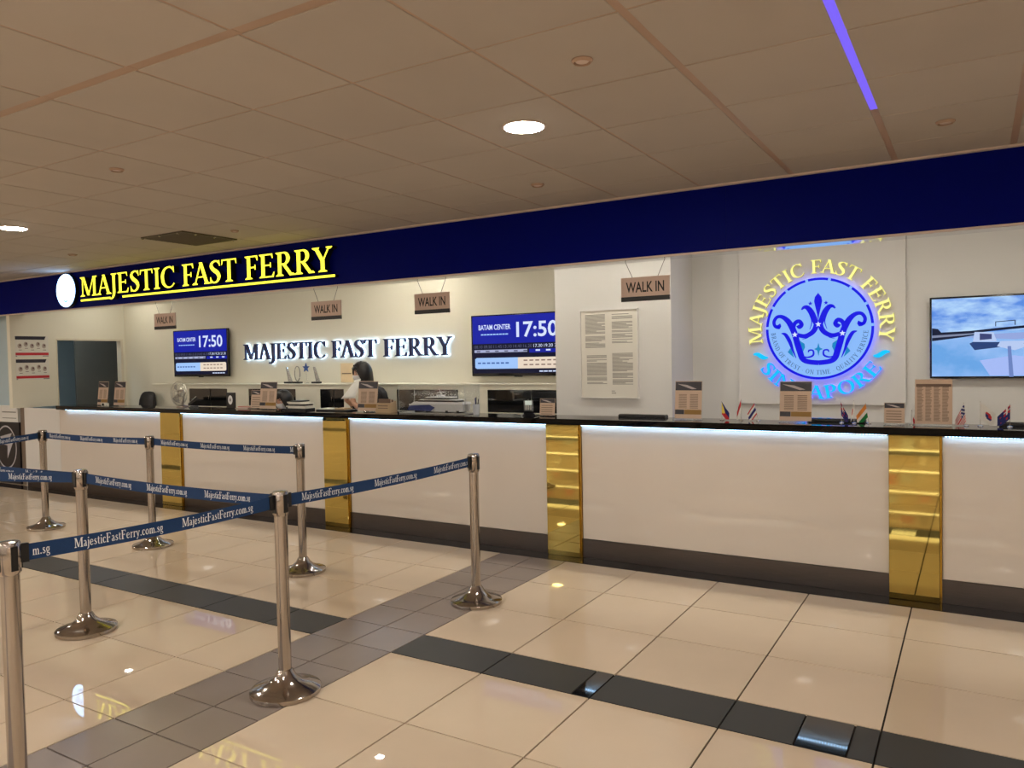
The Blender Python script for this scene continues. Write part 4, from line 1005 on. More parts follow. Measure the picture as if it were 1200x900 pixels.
pic('mooring_post', [[(.47, .014), (.495, .014), (.48, .38), (.46, .38)], [(.7, .014+.1), (.73, .1), (.71, .56), (.69, .56)]], G('tv_post', 110, 134, 196), .0036)
pic('hoist', [[(.39, .62), (.395, .62), (.395, .67), (.5, .68), (.5, .63), (.506, .63), (.506, .69), (.39, .678)]], G('tv_hoist', 50, 60, 90), .0036)
pic('deck', [[(.3, .014+.2), (.5, .27), (.98, .12), (.98, .03), (.36, .03)]], G('tv_deck', 168, 190, 250), .002)

# ------------------------------------------------------------------ posters on the side wall and papers on the back wall
mps = lambda u, v, d: (SX+d, u, v)
def poster(z0, label):
    y0, y1, z1 = 5.36, 5.785, z0+.275
    t = empty('safety_poster', (SX, (y0+y1)/2, z0), label, 'poster', 'safety posters on the side wall')
    mb = MB(); mb.poly([(y0, z0), (y1, z0), (y1, z1), (y0, z1)], mps, .0, .003); build('sheet', mb, M_paper, t)
    mb = MB(); mb.poly([(y0, z1-.045), (y1-.05, z1-.045), (y1-.03, z1-.0), (y0, z1)], mps, .0036); build('header_bar', mb, M_leafh, t, fix=False)
    mb = MB(); mb.poly([(y0, z0+.02), (y1, z0+.02), (y1, z0+.055), (y0, z0+.055)], mps, .0036); build('red_bar', mb, M_red, t, fix=False)
    mb = MB()
    for k in range(5):
        c = (y0+.055+.078*k, z0+.145+.022*(k % 2))
        mb.poly([(c[0]+.028*math.cos(2*PI*q/10), c[1]+.034*math.sin(2*PI*q/10)) for q in range(10)], mps, .0036)
    build('pictograms', mb, mat('pictogram_grey', rgb(176, 164, 152), .6), t, fix=False)
    mb = MB()
    for k in range(5):
        c = (y0+.06+.078*k, z0+.14+.022*(k % 2)); mb.poly([(c[0]-.012, c[1]), (c[0]+.012, c[1]+.004), (c[0]+.008, c[1]+.026), (c[0]-.006, c[1]+.03)], mps, .0042); mb.poly([(c[0]-.02, c[1]-.052), (c[0]+.02, c[1]-.052), (c[0]+.02, c[1]-.046), (c[0]-.02, c[1]-.046)], mps, .0042)
    build('pictogram_marks', mb, mat('pictogram_dark', rgb(96, 66, 62), .6), t, fix=False)
    mb = MB(); mb.poly([(y0, z0+.006), (y0+.02, z0+.006), (y0+.02, z0+.013), (y0, z0+.013)], mps, .0036); mb.poly([(y1-.08, z0+.006), (y1, z0+.006), (y1, z0+.013), (y1-.08, z0+.013)], mps, .0036); build('fine_print', mb, M_ink, t, fix=False)
poster(1.74, 'safety poster with dark and red bars on the side wall, upper one'); poster(1.43, 'safety poster with dark and red bars on the side wall, lower one')
x0 = -6.56
t = empty('paper_notice', (x0+.09, YW, 1.27), 'cream and orange paper notice on the wall beside the standing clerk', 'notice')
build('sheet', MB().box(x0, x0+.2, YW-.004, YW-.0005, 1.34, 1.57), mat('cream_paper', rgb(224, 200, 160), .7), t)
build('sheet', MB().box(x0-.06, x0+.14, YW-.004, YW-.0005, 1.3335, 1.338+.12), mat('cream_paper2', rgb(230, 196, 152), .7), t) if False else None
mb = MB(); rect(mb, .02, .17, .1, .112, wallmap(x0, YW-.004, 1.34), .001); build('line_print', mb, M_brownink, t, fix=False)

# ------------------------------------------------------------------ neighbouring unit at the far left
t = empty('glass_poster_wall', (-11.6, 5.6, 1.1), 'blue grey glazed poster panel beyond the side wall', 'poster panel')
build('panel', MB().box(-13.2, -11.0, 5.6, 5.64, 1.1, 2.28), mat('blue_grey_glass', rgb(118, 134, 152), .2, vary=.12, scale=3), t)
mb = MB()
for k in range(7): rect(mb, 1.55+.04*(k % 3), 1.98, .08+.11*k, .12+.11*k, wallmap(-13.2, 5.6, 1.1), .001)
build('print', mb, mat('poster_print', rgb(90, 100, 120), .5), t, fix=False)
t = empty('low_sign_board', (-11.7, 5.5, 0), 'white board above a black poster with a round white emblem', 'sign board')
build('board', MB().box(-13.2, -11.19, 5.5, 5.55, .85, 1.075), M_panelw, t)
mb = MB(); rect(mb, 1.6, 1.97, .13, .145, wallmap(-13.2, 5.5, .85), .001); rect(mb, 1.6, 1.97, .05, .06, wallmap(-13.2, 5.5, .85), .001); build('line_print', mb, M_greyink, t, fix=False)
bp_ = build('black_poster', MB().box(-13.2, -11.17, 5.5, 5.55, .002, .849), mat('black_poster', rgb(26, 24, 32), .3), t)
mb = MB(); mp2 = wallmap(-11.52, 5.5, .5)
L = []; R = []
for k in range(40):
    a = 2*PI*k/40; L.append((.27*math.cos(a), .30*math.sin(a))); R.append((.25*math.cos(a), .28*math.sin(a)))
mb.rib(L, R, mp2, .001, None, True); mb.poly([(-.2, .05), (.2, .1), (.02, -.16), (.03, .02)], mp2, .001); mb.poly([(-.16, .14), (.16, .2), (.1, .13), (-.12, .1)], mp2, .001)
build('round_emblem', mb, mat('poster_white', rgb(186, 184, 190), .5), bp_, fix=False)
t = empty('end_post', (-11.02, 5.5, 0), 'slim cream post between the black poster and the counter', 'post')
build('post', MB().box(-11.02, -10.975, 5.5, 5.56, .002, 1.07), M_panelw, t); build('dark_post', MB().box(-11.16, -11.03, 5.52, 5.58, .002, 1.07), mat('brown_post', rgb(120, 104, 90), .5), t)
build('post_front', MB().box(-10.968, -10.91, 5.5, 5.56, .002, 1.07), M_panelw, t)

# ------------------------------------------------------------------ office ceiling lamps; the front row is added for light, hidden by the fascia
for k, (x, y) in enumerate([(-10.3, 6.4), (-9.1, 5.74), (-7.3, 5.74), (-5.57, 6.3), (-4.98, 6.45), (-6.3, 5.74), (-4.4, 5.74), (-3.4, 5.74), (-2.5, 5.74), (-1.6, 5.74), (-.8, 5.74), (.1, 5.74), (1.2, 5.74)]):
    t = empty('square_lamp', (x, y, ZC), 'small square office lamp over the counter, from a set mostly added for light, number from the doorway: ' + ['first', 'second', 'third', 'fourth', 'fifth', 'sixth', 'seventh', 'eighth', 'ninth', 'tenth', 'eleventh', 'twelfth', 'thirteenth'][k], 'ceiling light')
    build('rim', MB().box(x-.045, x+.045, y-.045, y+.045, ZC-.006, ZC-.0005), M_trimw, t); build('diffuser', MB().box(x-.034, x+.034, y-.034, y+.034, ZC-.009, ZC-.0062), G_office, t)
t = empty('added_back_room_lamp', (-11.5, 6.3, ZC), 'added unseen square lamp brightening the back room', 'ceiling light')  # lamp added out of view to brighten the room behind the doorway
build('rim', MB().box(-11.7, -11.3, 6.1, 6.5, ZC-.006, ZC-.0005), M_trimw, t); build('diffuser', MB().box(-11.68, -11.32, 6.12, 6.48, ZC-.009, ZC-.0062), glow('lamp_cool', (.86, .95, 1, 1), 22), t)

# ------------------------------------------------------------------ shop fronts across the hall (seen only in the mirror gold)
G_shelf = glow('shelf_light', (1, .93, .8, 1), 9.0); G_shop = glow('shop_light', (1, .9, .7, 1), 3.0); M_shopf = mat('shop_frame', rgb(70, 58, 48), .5)
for k in range(5):
    x0 = -15+4.1*k; t = empty('shop_front', (x0+1.8, -7.9, 0), 'lit shop front across the hall, ' + ['far left', 'left', 'middle', 'right', 'far right'][k], 'shop front')
    build('frame', MB().box(x0, x0+3.6, -7.99, -7.9, .002, .3).box(x0, x0+3.6, -7.99, -7.9, 2.3, 2.6).box(x0, x0+.12, -7.99, -7.9, .3, 2.3).box(x0+3.48, x0+3.6, -7.99, -7.9, .3, 2.3), M_shopf, t)
    for q in range(4): build('shelf', MB().box(x0+.12, x0+3.48, -7.98, -7.75, .6+.45*q, .64+.45*q), M_shopf, t)
    rs = random.Random(40+k)
    for q in range(5):
        for w_ in range(9):
            if rs.random() < .75:
                xx = x0+.25+.36*w_; z_ = .3 if q == 0 else .641+.45*(q-1); hh_ = rs.uniform(.12, .3)
                build('goods', MB().box(xx, xx+rs.uniform(.1, .28), -7.95, -7.8, z_+.001, z_+hh_), [M_paper, M_red, M_kraft, M_bluew, M_leafh][rs.randrange(5)], t)
    for q in range(5): build('shelf_light', MB().box(x0+.14, x0+3.46, -7.76, -7.745, .56+.45*q, .575+.45*q), G_shelf, t)
    build('lit_sign', MB().box(x0+.4, x0+3.2, -7.89, -7.86, 2.36, 2.54), G_shop, t)

# ------------------------------------------------------------------ queue barriers
def stanchion(x, y, label, rot=0):
    t = empty('stanchion', (x, y, 0), label, 'barrier post', 'steel queue barrier posts')
    build('base', MB().lathe([(.163, .001), (.167, .004), (.167, .022), (.163, .026), (.12, .038), (.08, .056), (.052, .082), (.04, .105), (.034, .115)], (x, y, 0), 48), M_pol, t, smooth=True)
    build('pole', MB().lathe([(.0305, .112), (.0305, .865)], (x, y, 0), 28), M_pol, t, smooth=True)
    hd = build('head', MB().lathe([(.031, .855), (.037, .864), (.037, .966), (.034, .972), (.02, .974)], (x, y, 0), 28), M_pol, t, smooth=True)
    for k in range(4):
        a = rot+k*PI/2; c, s = math.cos(a), math.sin(a)
        def L(p): return (x+p[0]*c-p[1]*s, y+p[0]*s+p[1]*c, p[2])
        V_ = [(.03, -.011, .872), (.0395, -.011, .872), (.0395, .011, .872), (.03, .011, .872), (.03, -.011, .958), (.0395, -.011, .958), (.0395, .011, .958), (.03, .011, .958)]
        mb = MB(); mb.mesh([L(p) for p in V_], [(3,2,1,0),(4,5,6,7),(0,1,5,4),(1,2,6,5),(2,3,7,6),(3,0,4,7)]); build('belt_slot', mb, M_blackp, hd)
    return t
posts = dict(A=(-7.87, 4.09), B=(-6.185, 4.11), C=(-4.362, 4.127), D=(-4.568, 2.583), E=(-2.84, 2.553), F=(-2.782, 4.12), G=(-2.915, 1.385), J=(-6.2, 2.22), K=(-7.27, 2.57))
plabel = dict(A='farthest left steel barrier post, in front of the counter\'s end panel', B='steel barrier post second from left in the row along the counter', C='steel barrier post at the end of the rear belt, before the second gold strip',
              D='steel barrier post standing before the charcoal stripe, left of the corner post', E='steel barrier corner post where three belts meet, on the grey walkway', F='steel barrier post nearest the counter, on the walkway\'s edge',
              G='nearest steel barrier post, cut by the left edge', J='steel barrier post out of view, end of the front left belt', K='steel barrier post out of view, where the two left belts meet')
for k_, (x, y) in posts.items(): stanchion(x, y, plabel[k_])
def belt(a, b, label, first=.1, period=.5, flip=False):
    pa, pb = Vector(posts[a]+(0,)), Vector(posts[b]+(0,)); d = (pb-pa); L0 = d.length; d.normalize()
    cam2 = Vector((0, 0, 0)); mid = (pa+pb)/2; n = Vector((d.y, -d.x, 0))
    if n.dot(cam2-mid) < 0: n = -n
    right = (-n).cross(Vector((0, 0, 1)))
    if right.dot(d) < 0: pa, pb, d = pb, pa, -d     # the lettering reads from pa to pb for the camera's side
    off = .041; Lb = L0-2*off; st = pa+d*off
    sag = .012
    def at(u, v, e): # u metres along, v above the belt's foot, e off the surface
        z = .894+v-sag*4*(u/Lb)*(1-u/Lb); p = st+d*u+n*e; return (p.x, p.y, z)
    t = empty('queue_belt', tuple(mid+Vector((0, 0, .894))), label, 'barrier belt', 'printed belts of the queue barrier')
    N = 24; mb = MB(); mb.rib([(Lb*i/N, .059) for i in range(N+1)], [(Lb*i/N, 0) for i in range(N+1)], lambda u, v, e: at(u, v, e), -.0009, .0009); build('webbing', mb, M_belt, t)
    for u0, u1 in ((-.003, .022), (Lb-.022, Lb+.003)):
        mb = MB(); mb.rib([(u0, .064), (u1, .064)], [(u0, -.005), (u1, -.005)], lambda u, v, e: at(u, v, e), -.006, .006); build('end_clip', mb, M_blackp, t)
    lay, w = set_text('MajesticFastFerry.com.sg', .03)
    s = .036; width = .355; sxx = width/w
    for side in (1, -1):
        u = first-period if first-period+width > .035 else first
        while u < Lb-.06:
            mb = MB()
            for ch, x, cw, pr in lay:
                if not .024 < u+x*sxx < Lb-.024-cw*sxx: continue     # cut off under the end clips
                def f_(a_, b_, e, x=x): 
                    uu = u+(x+a_)*sxx
                    if side < 0: uu = Lb-uu
                    return at(uu, .015+b_*s, e)
                put(mb, pr, f_, .0014*side)
            build('lettering', mb, M_letterw, t, fix=False)
            u += period
belt('A', 'B', 'printed navy belt between the two leftmost posts of the rear row', .08, .52)
belt('B', 'C', 'printed navy belt ending at the post before the second gold strip', .12, .52)
belt('D', 'E', 'printed navy belt running right to the corner post', .12, .5)
belt('E', 'F', 'printed navy belt from the corner post towards the counter', .09, .515)
belt('G', 'E', 'nearest printed navy belt, from the cut-off post to the corner post', .165, .485) if False else belt('G', 'E', 'nearest printed navy belt, from the cut-off post to the corner post', .18, .44)
belt('D', 'J', 'printed navy belt leaving the picture at left, front one of two', .05, .5)
belt('D', 'K', 'printed navy belt leaving the picture at left, just behind the front one', .05, .5)
belt('A', 'K', 'printed navy belt leaving the picture at left from the farthest post', .06, .5)

# ------------------------------------------------------------------ office chairs
def office_chair(x, y, face, zs, zt, label, w=.36):
    t = empty('office_chair', (x, y, 0), label, 'chair', 'office chairs behind the counter')
    c, s = math.cos(face), math.sin(face)
    def W(p): return (x+p[0]*c-p[1]*s, y+p[0]*s+p[1]*c, p[2])
    for k in range(5):
        a = 2*PI*k/5; lg = build('leg', MB().tube([(x, y, .09), (x+.27*math.cos(a), y+.27*math.sin(a), .06)], [.025, .014], 6), M_blackp, t)
        build('castor', MB().lathe([(.025, -.012), (.028, 0), (.025, .012)], (x+.27*math.cos(a), y+.27*math.sin(a), .03), 12, 'y'), M_blackp, lg, smooth=True)
    build('column', MB().lathe([(.025, .08), (.02, zs-.06)], (x, y, 0), 12), M_chrome, t)
    mb = MB(); V_ = []
    n = 20
    out = [(.22*(abs(math.cos(2*PI*k/n))**.5)*math.copysign(1, math.cos(2*PI*k/n)), .22*(abs(math.sin(2*PI*k/n))**.5)*math.copysign(1, math.sin(2*PI*k/n))) for k in range(n)]
    vs = [W((u*.94, v*.94, zs-.06)) for u, v in out]+[W((u, v, zs-.03)) for u, v in out]+[W((u*.97, v*.97, zs)) for u, v in out]
    fs = [tuple(range(n))[::-1], tuple(range(2*n, 3*n))]+[(i*n+k, i*n+(k+1) % n, (i+1)*n+(k+1) % n, (i+1)*n+k) for i in range(2) for k in range(n)]
    mb.mesh(vs, fs); build('seat', mb, M_mesh, t, smooth=True)
    # backrest: rounded shield, local +y is the back
    hh = zt-(zs+.08); n = 24; prof = []
    for k in range(n):
        a = 2*PI*k/n; cx_ = math.cos(a); sz_ = math.sin(a); prof.append((w/2*math.copysign(abs(cx_)**.55, cx_), hh/2*math.copysign(abs(sz_)**.55, sz_)))
    rings = []
    for sc, yy in ((.9, -.02), (1, 0), (1, .02), (.9, .035)): rings.append([W((u*sc, .2+yy+.03*(u/w*2)**2*-1, zs+.08+hh/2+v*sc)) for u, v in prof])
    mb = MB(); fs = [tuple(range(n)), tuple(range(3*n, 4*n))[::-1]]+[(i*n+k, i*n+(k+1) % n, (i+1)*n+(k+1) % n, (i+1)*n+k) for i in range(3) for k in range(n)]
    mb.mesh([p for r in rings for p in r], fs); build('backrest', mb, M_blackp, t, smooth=True)
    mb = MB(); mb.mesh([W((u*.78, .176, zs+.08+hh/2+v*.82)) for u, v in prof]+[W((u*.78, .182+.01, zs+.08+hh/2+v*.82)) for u, v in prof], [tuple(range(n)), tuple(range(n, 2*n))]+[(k, (k+1) % n, n+(k+1) % n, n+k) for k in range(n)]); build('cushion', mb, M_mesh, t)
    build('back_bracket', MB().tube([W((0, .1, zs-.05)), W((0, .24, zs)), W((0, .235, zs+.2))], .018, 8), M_blackp, t)
office_chair(-9.76, 6.3, 0, .55, 1.235, 'empty black office chair with rounded back, left of the fan')
office_chair(-6.8, 6.31, -.35, .55, 1.0, 'office chair under the seated clerk')

# ------------------------------------------------------------------ people
def skin_body(name, joints, links, mats, parent, extra=None, vox=.011, label=None, wide=(0, 1, 0)):
    """one continuous surface: tapered limbs between joints {k: (pos, radius)} are fused into a single skin"""
    off = OFF[parent.name]; bm = bmesh.new(); wide = Vector(wide).normalized()
    def frame(ax, jw):
        w_ = Vector(jw) if jw is not None else wide
        a = w_ - ax*w_.dot(ax)
        if a.length < .2: a = Vector((1, 0, 0)) - ax*ax.x
        if a.length < .2: a = Vector((0, 0, 1)) - ax*ax.z
        a.normalize(); return a, ax.cross(a).normalized()
    def rr(r): return (r, r) if not isinstance(r, tuple) else r[:2]
    n = 14
    for ka, kb in links:
        ja, jb = joints[ka], joints[kb]; pa, pb = Vector(ja[0])-off, Vector(jb[0])-off; ax = pb-pa; L_ = ax.length
        if L_ < 1e-4: continue
        ax.normalize(); jw = ja[1][2] if isinstance(ja[1], tuple) and len(ja[1]) > 2 else (jb[1][2] if isinstance(jb[1], tuple) and len(jb[1]) > 2 else None)
        a, b = frame(ax, jw); ra, rb = rr(ja[1]), rr(jb[1]); rings = []
        for q in range(1, 5):
            t_ = PI/2*q/5; s_ = math.sin(t_); c_ = math.cos(t_); rings.append((pa-ax*c_*min(ra), ra[0]*s_, ra[1]*s_))
        for q in range(5):
            f_ = q/4; rings.append((pa+ax*L_*f_, ra[0]+(rb[0]-ra[0])*f_, ra[1]+(rb[1]-ra[1])*f_))
        for q in range(4, 0, -1):
            t_ = PI/2*q/5; s_ = math.sin(t_); c_ = math.cos(t_); rings.append((pb+ax*c_*min(rb), rb[0]*s_, rb[1]*s_))
        vs = [[bm.verts.new(c_+a*math.cos(2*PI*k/n)*x_+b*math.sin(2*PI*k/n)*y_) for k in range(n)] for c_, x_, y_ in rings]
        for i in range(len(vs)-1):
            for k in range(n): bm.faces.new((vs[i][k], vs[i][(k+1) % n], vs[i+1][(k+1) % n], vs[i+1][k]))
        bm.faces.new(vs[0][::-1]); bm.faces.new(vs[-1])
    if extra:
        for verts, faces in extra:
            bv = [bm.verts.new(Vector(v)-off) for v in verts]
            for f in faces: bm.faces.new([bv[i] for i in f])
            bmesh.ops.remove_doubles(bm, verts=bv, dist=1e-5)
    bmesh.ops.recalc_face_normals(bm, faces=bm.faces)
    m2 = bpy.data.meshes.new(name); bm.to_mesh(m2); bm.free()
    o = bpy.data.objects.new(name, m2); COL.objects.link(o)
    rm = o.modifiers.new('r', 'REMESH'); rm.mode = 'VOXEL'; rm.voxel_size = vox; rm.use_smooth_shade = True
    sm = o.modifiers.new('m', 'SMOOTH'); sm.iterations = 3; sm.factor = .5
    dg = bpy.context.evaluated_depsgraph_get(); m3 = bpy.data.meshes.new_from_object(o.evaluated_get(dg)); o.modifiers.clear(); o.data = m3
    m3.materials.clear(); m3.materials.append(mats); m3.polygons.foreach_set('material_index', [0]*len(m3.polygons)); m3.polygons.foreach_set('use_smooth', [True]*len(m3.polygons))
    o.parent = parent; OFF[o.name] = off
    if label: o['label'] = label
    return o
def head_shape(c, yaw, pitch, R=1.0):
    """egg-shaped head with brow, nose, lips, chin and ears; local -y is the face"""
    rot = Matrix.Rotation(yaw, 3, 'Z') @ Matrix.Rotation(pitch, 3, 'X'); c = Vector(c)
    nu, nv = 28, 20; vs = []; fs = []
    for j in range(nv+1):
        ph = PI*j/nv
        for i in range(nu):
            th = 2*PI*i/nu; x = math.sin(ph)*math.sin(th); y = -math.sin(ph)*math.cos(th); z = math.cos(ph)
            jaw = 1-.34*max(0, -z)**1.3
            p = Vector((x*.074*jaw, y*.092*(1-.12*max(0, -z)) - (.004 if z < 0 and y < 0 else 0), z*.115))
            fy = max(0, -y)
            if fy > .6:
                dx = abs(p.x)
                p.y -= .02*math.exp(-(dx/.011)**2)*math.exp(-((p.z+.02)/.02)**2)          # nose
                p.y -= .007*math.exp(-(dx/.02)**2)*math.exp(-((p.z+.055)/.01)**2)         # lips
                p.y -= .009*math.exp(-(dx/.02)**2)*math.exp(-((p.z+.095)/.015)**2)        # chin
                p.y += .008*math.exp(-((dx-.03)/.013)**2)*math.exp(-((p.z-.005)/.012)**2) # eye sockets
            vs.append(c+rot @ (p*R))
    for j in range(nv):
        for i in range(nu): fs.append((j*nu+i, j*nu+(i+1) % nu, (j+1)*nu+(i+1) % nu, (j+1)*nu+i))
    out = [(vs, fs)]
    for s in (-1, 1):
        vs = []; fs = []
        for j in range(7):
            for i in range(8):
                ph = PI*j/6; th = 2*PI*i/8; vs.append(c+rot @ (Vector((s*.075+.008*math.sin(ph)*math.cos(th), .008+.018*math.sin(ph)*math.sin(th), -.012+.03*math.cos(ph)))*R))
        for j in range(6):
            for i in range(8): fs.append((j*8+i, j*8+(i+1) % 8, (j+1)*8+(i+1) % 8, (j+1)*8+i))
        out.append((vs, fs))
    return out, lambda p: c+rot @ (Vector(p)*R)
def face_parts(t, H):
    for s in (-1, 1):
        for nm, r, yy, m in (('eye', .0105, -.074, M_white), ('iris', .0055, -.0815, M_ink)):
            mb = MB(); n = 10; vs = []
            for j in range(7):
                for i in range(n):
                    ph = PI*j/6; th = 2*PI*i/n; vs.append(H((s*.03+r*math.sin(ph)*math.cos(th), yy+r*.8*math.sin(ph)*math.sin(th), .004+r*.7*math.cos(ph))))
            mb.mesh(vs, [(j*n+i, j*n+(i+1) % n, (j+1)*n+(i+1) % n, (j+1)*n+i) for j in range(6) for i in range(n)]); build(nm, mb, m, t, smooth=True)
        build('eyebrow', MB().tube([H((s*.015, -.086, .022)), H((s*.032, -.083, .027)), H((s*.047, -.074, .022))], .0028, 6), M_hair, t)
    # mask
    mb = MB(); vs = []; nu, nv = 14, 8
    for j in range(nv+1):
        for i in range(nu+1):
            a = (i/nu-.5)*2.2; z = -.012-.09*j/nv; b = .02*math.exp(-(a/.35)**2)*math.exp(-((j/nv-.25)/.35)**2)
            jw = 1-.26*(j/nv)**1.5
            vs.append(H((.079*jw*math.sin(a), -(.101+b)*jw*math.cos(a)*(1 if abs(a) < 1 else .98)-.002, z)))
    mb.mesh(vs, [(j*(nu+1)+i, j*(nu+1)+i+1, (j+1)*(nu+1)+i+1, (j+1)*(nu+1)+i) for j in range(nv) for i in range(nu)])
    mk = build('face_mask', mb, M_mask, t, smooth=True)
    for s in (-1, 1): build('ear_loop', MB().tube([H((s*.066, -.05, -.02)), H((s*.079, -.01, .002)), H((s*.082, .02, -.01)), H((s*.074, -.03, -.06))], .0015, 5), M_mask, mk)
def hair_cap(t, H, length=.14, bun=False):
    mb = MB(); vs = []; nu, nv = 36, 16
    for j in range(nv+1):
        q = j/nv
        for i in range(nu+1):
            th = -PI+2*PI*i/nu      # 0 = back
            front = abs(th)/PI      # 1 at the face
            zlow = (-length if front < .62 else (-length+(.055+length)*min(1, (front-.62)/.2)))
            ztop = .124; z = ztop+(zlow-ztop)*q
            zz = max(-1, min(1, z/.124)); r = math.sqrt(max(0, 1-zz*zz)) if z > 0 else 1
            if j == 0: r = 0
            w_ = (.0022*math.sin(th*17)+.0015*math.sin(th*31+q*5))*min(1, q*2)
            z += .006*math.sin(th*9)*q*q
            flare = -.012*max(0, -z/.14)**2+.003
            vs.append(H((math.sin(th)*((.086+flare)*r+w_), math.cos(th)*((.106+flare*.5)*r+w_)+ (.0), z)))
    mb.mesh(vs, [(j*(nu+1)+i, j*(nu+1)+i+1, (j+1)*(nu+1)+i+1, (j+1)*(nu+1)+i) for j in range(nv) for i in range(nu)])
    o = build('hair', mb, M_hair, t, smooth=True)
    so = o.modifiers.new('thick', 'SOLIDIFY'); so.thickness = .008; so.offset = 1
    mb = MB()
    for k in range(9):   # fringe locks
        a = (k/8-.5)*1.5; mb.tube([H((.07*math.sin(a), -.075*math.cos(a), .095)), H((.082*math.sin(a), -.103*math.cos(a), .06)), H((.086*math.sin(a+.08), -.1*math.cos(a), .032+.004*(k % 3)))], [.011, .009, .003], 6)
    build('fringe', mb, M_hair, o, smooth=True)
def hand_joints(J, Lk, pre, wrist, fwd, side, up, wristkey, curl=.5, s=1.0):
    """palm and five separate bent fingers; fwd, side (towards the thumb), up (back of the hand)"""
    fwd, side, up = Vector(fwd).normalized(), Vector(side).normalized(), Vector(up).normalized(); w = Vector(wrist)
    J[pre+'palm'] = (w+fwd*.045*s, (.034*s, .014*s, tuple(side))); Lk.append((wristkey, pre+'palm'))
    for n_, (o_, ln) in {'index': (.027, .075), 'middle': (.009, .082), 'ring': (-.009, .075), 'little': (-.026, .058)}.items():
        b = w+fwd*.078*s+side*o_*s; ang = curl; pk = pre+'palm'
        for q in range(4):
            J[pre+n_+str(q)] = (b, (.0085-.0008*q)*s); Lk.append((pk, pre+n_+str(q))); pk = pre+n_+str(q)
            dirv = (fwd*math.cos(ang*(q+.6))-up*math.sin(ang*(q+.6))).normalized(); b = b+dirv*ln*s*(.42-.06*q)
    b = w+fwd*.03*s+side*.03*s; pk = pre+'palm'; dirv = (fwd*.6+side*.8-up*.25).normalized()
    for q in range(3):
        J[pre+'thumb'+str(q)] = (b, (.0105-.001*q)*s); Lk.append((pk, pre+'thumb'+str(q))); pk = pre+'thumb'+str(q); b = b+dirv*.027*s; dirv = (dirv+fwd*.35-up*.15).normalized()

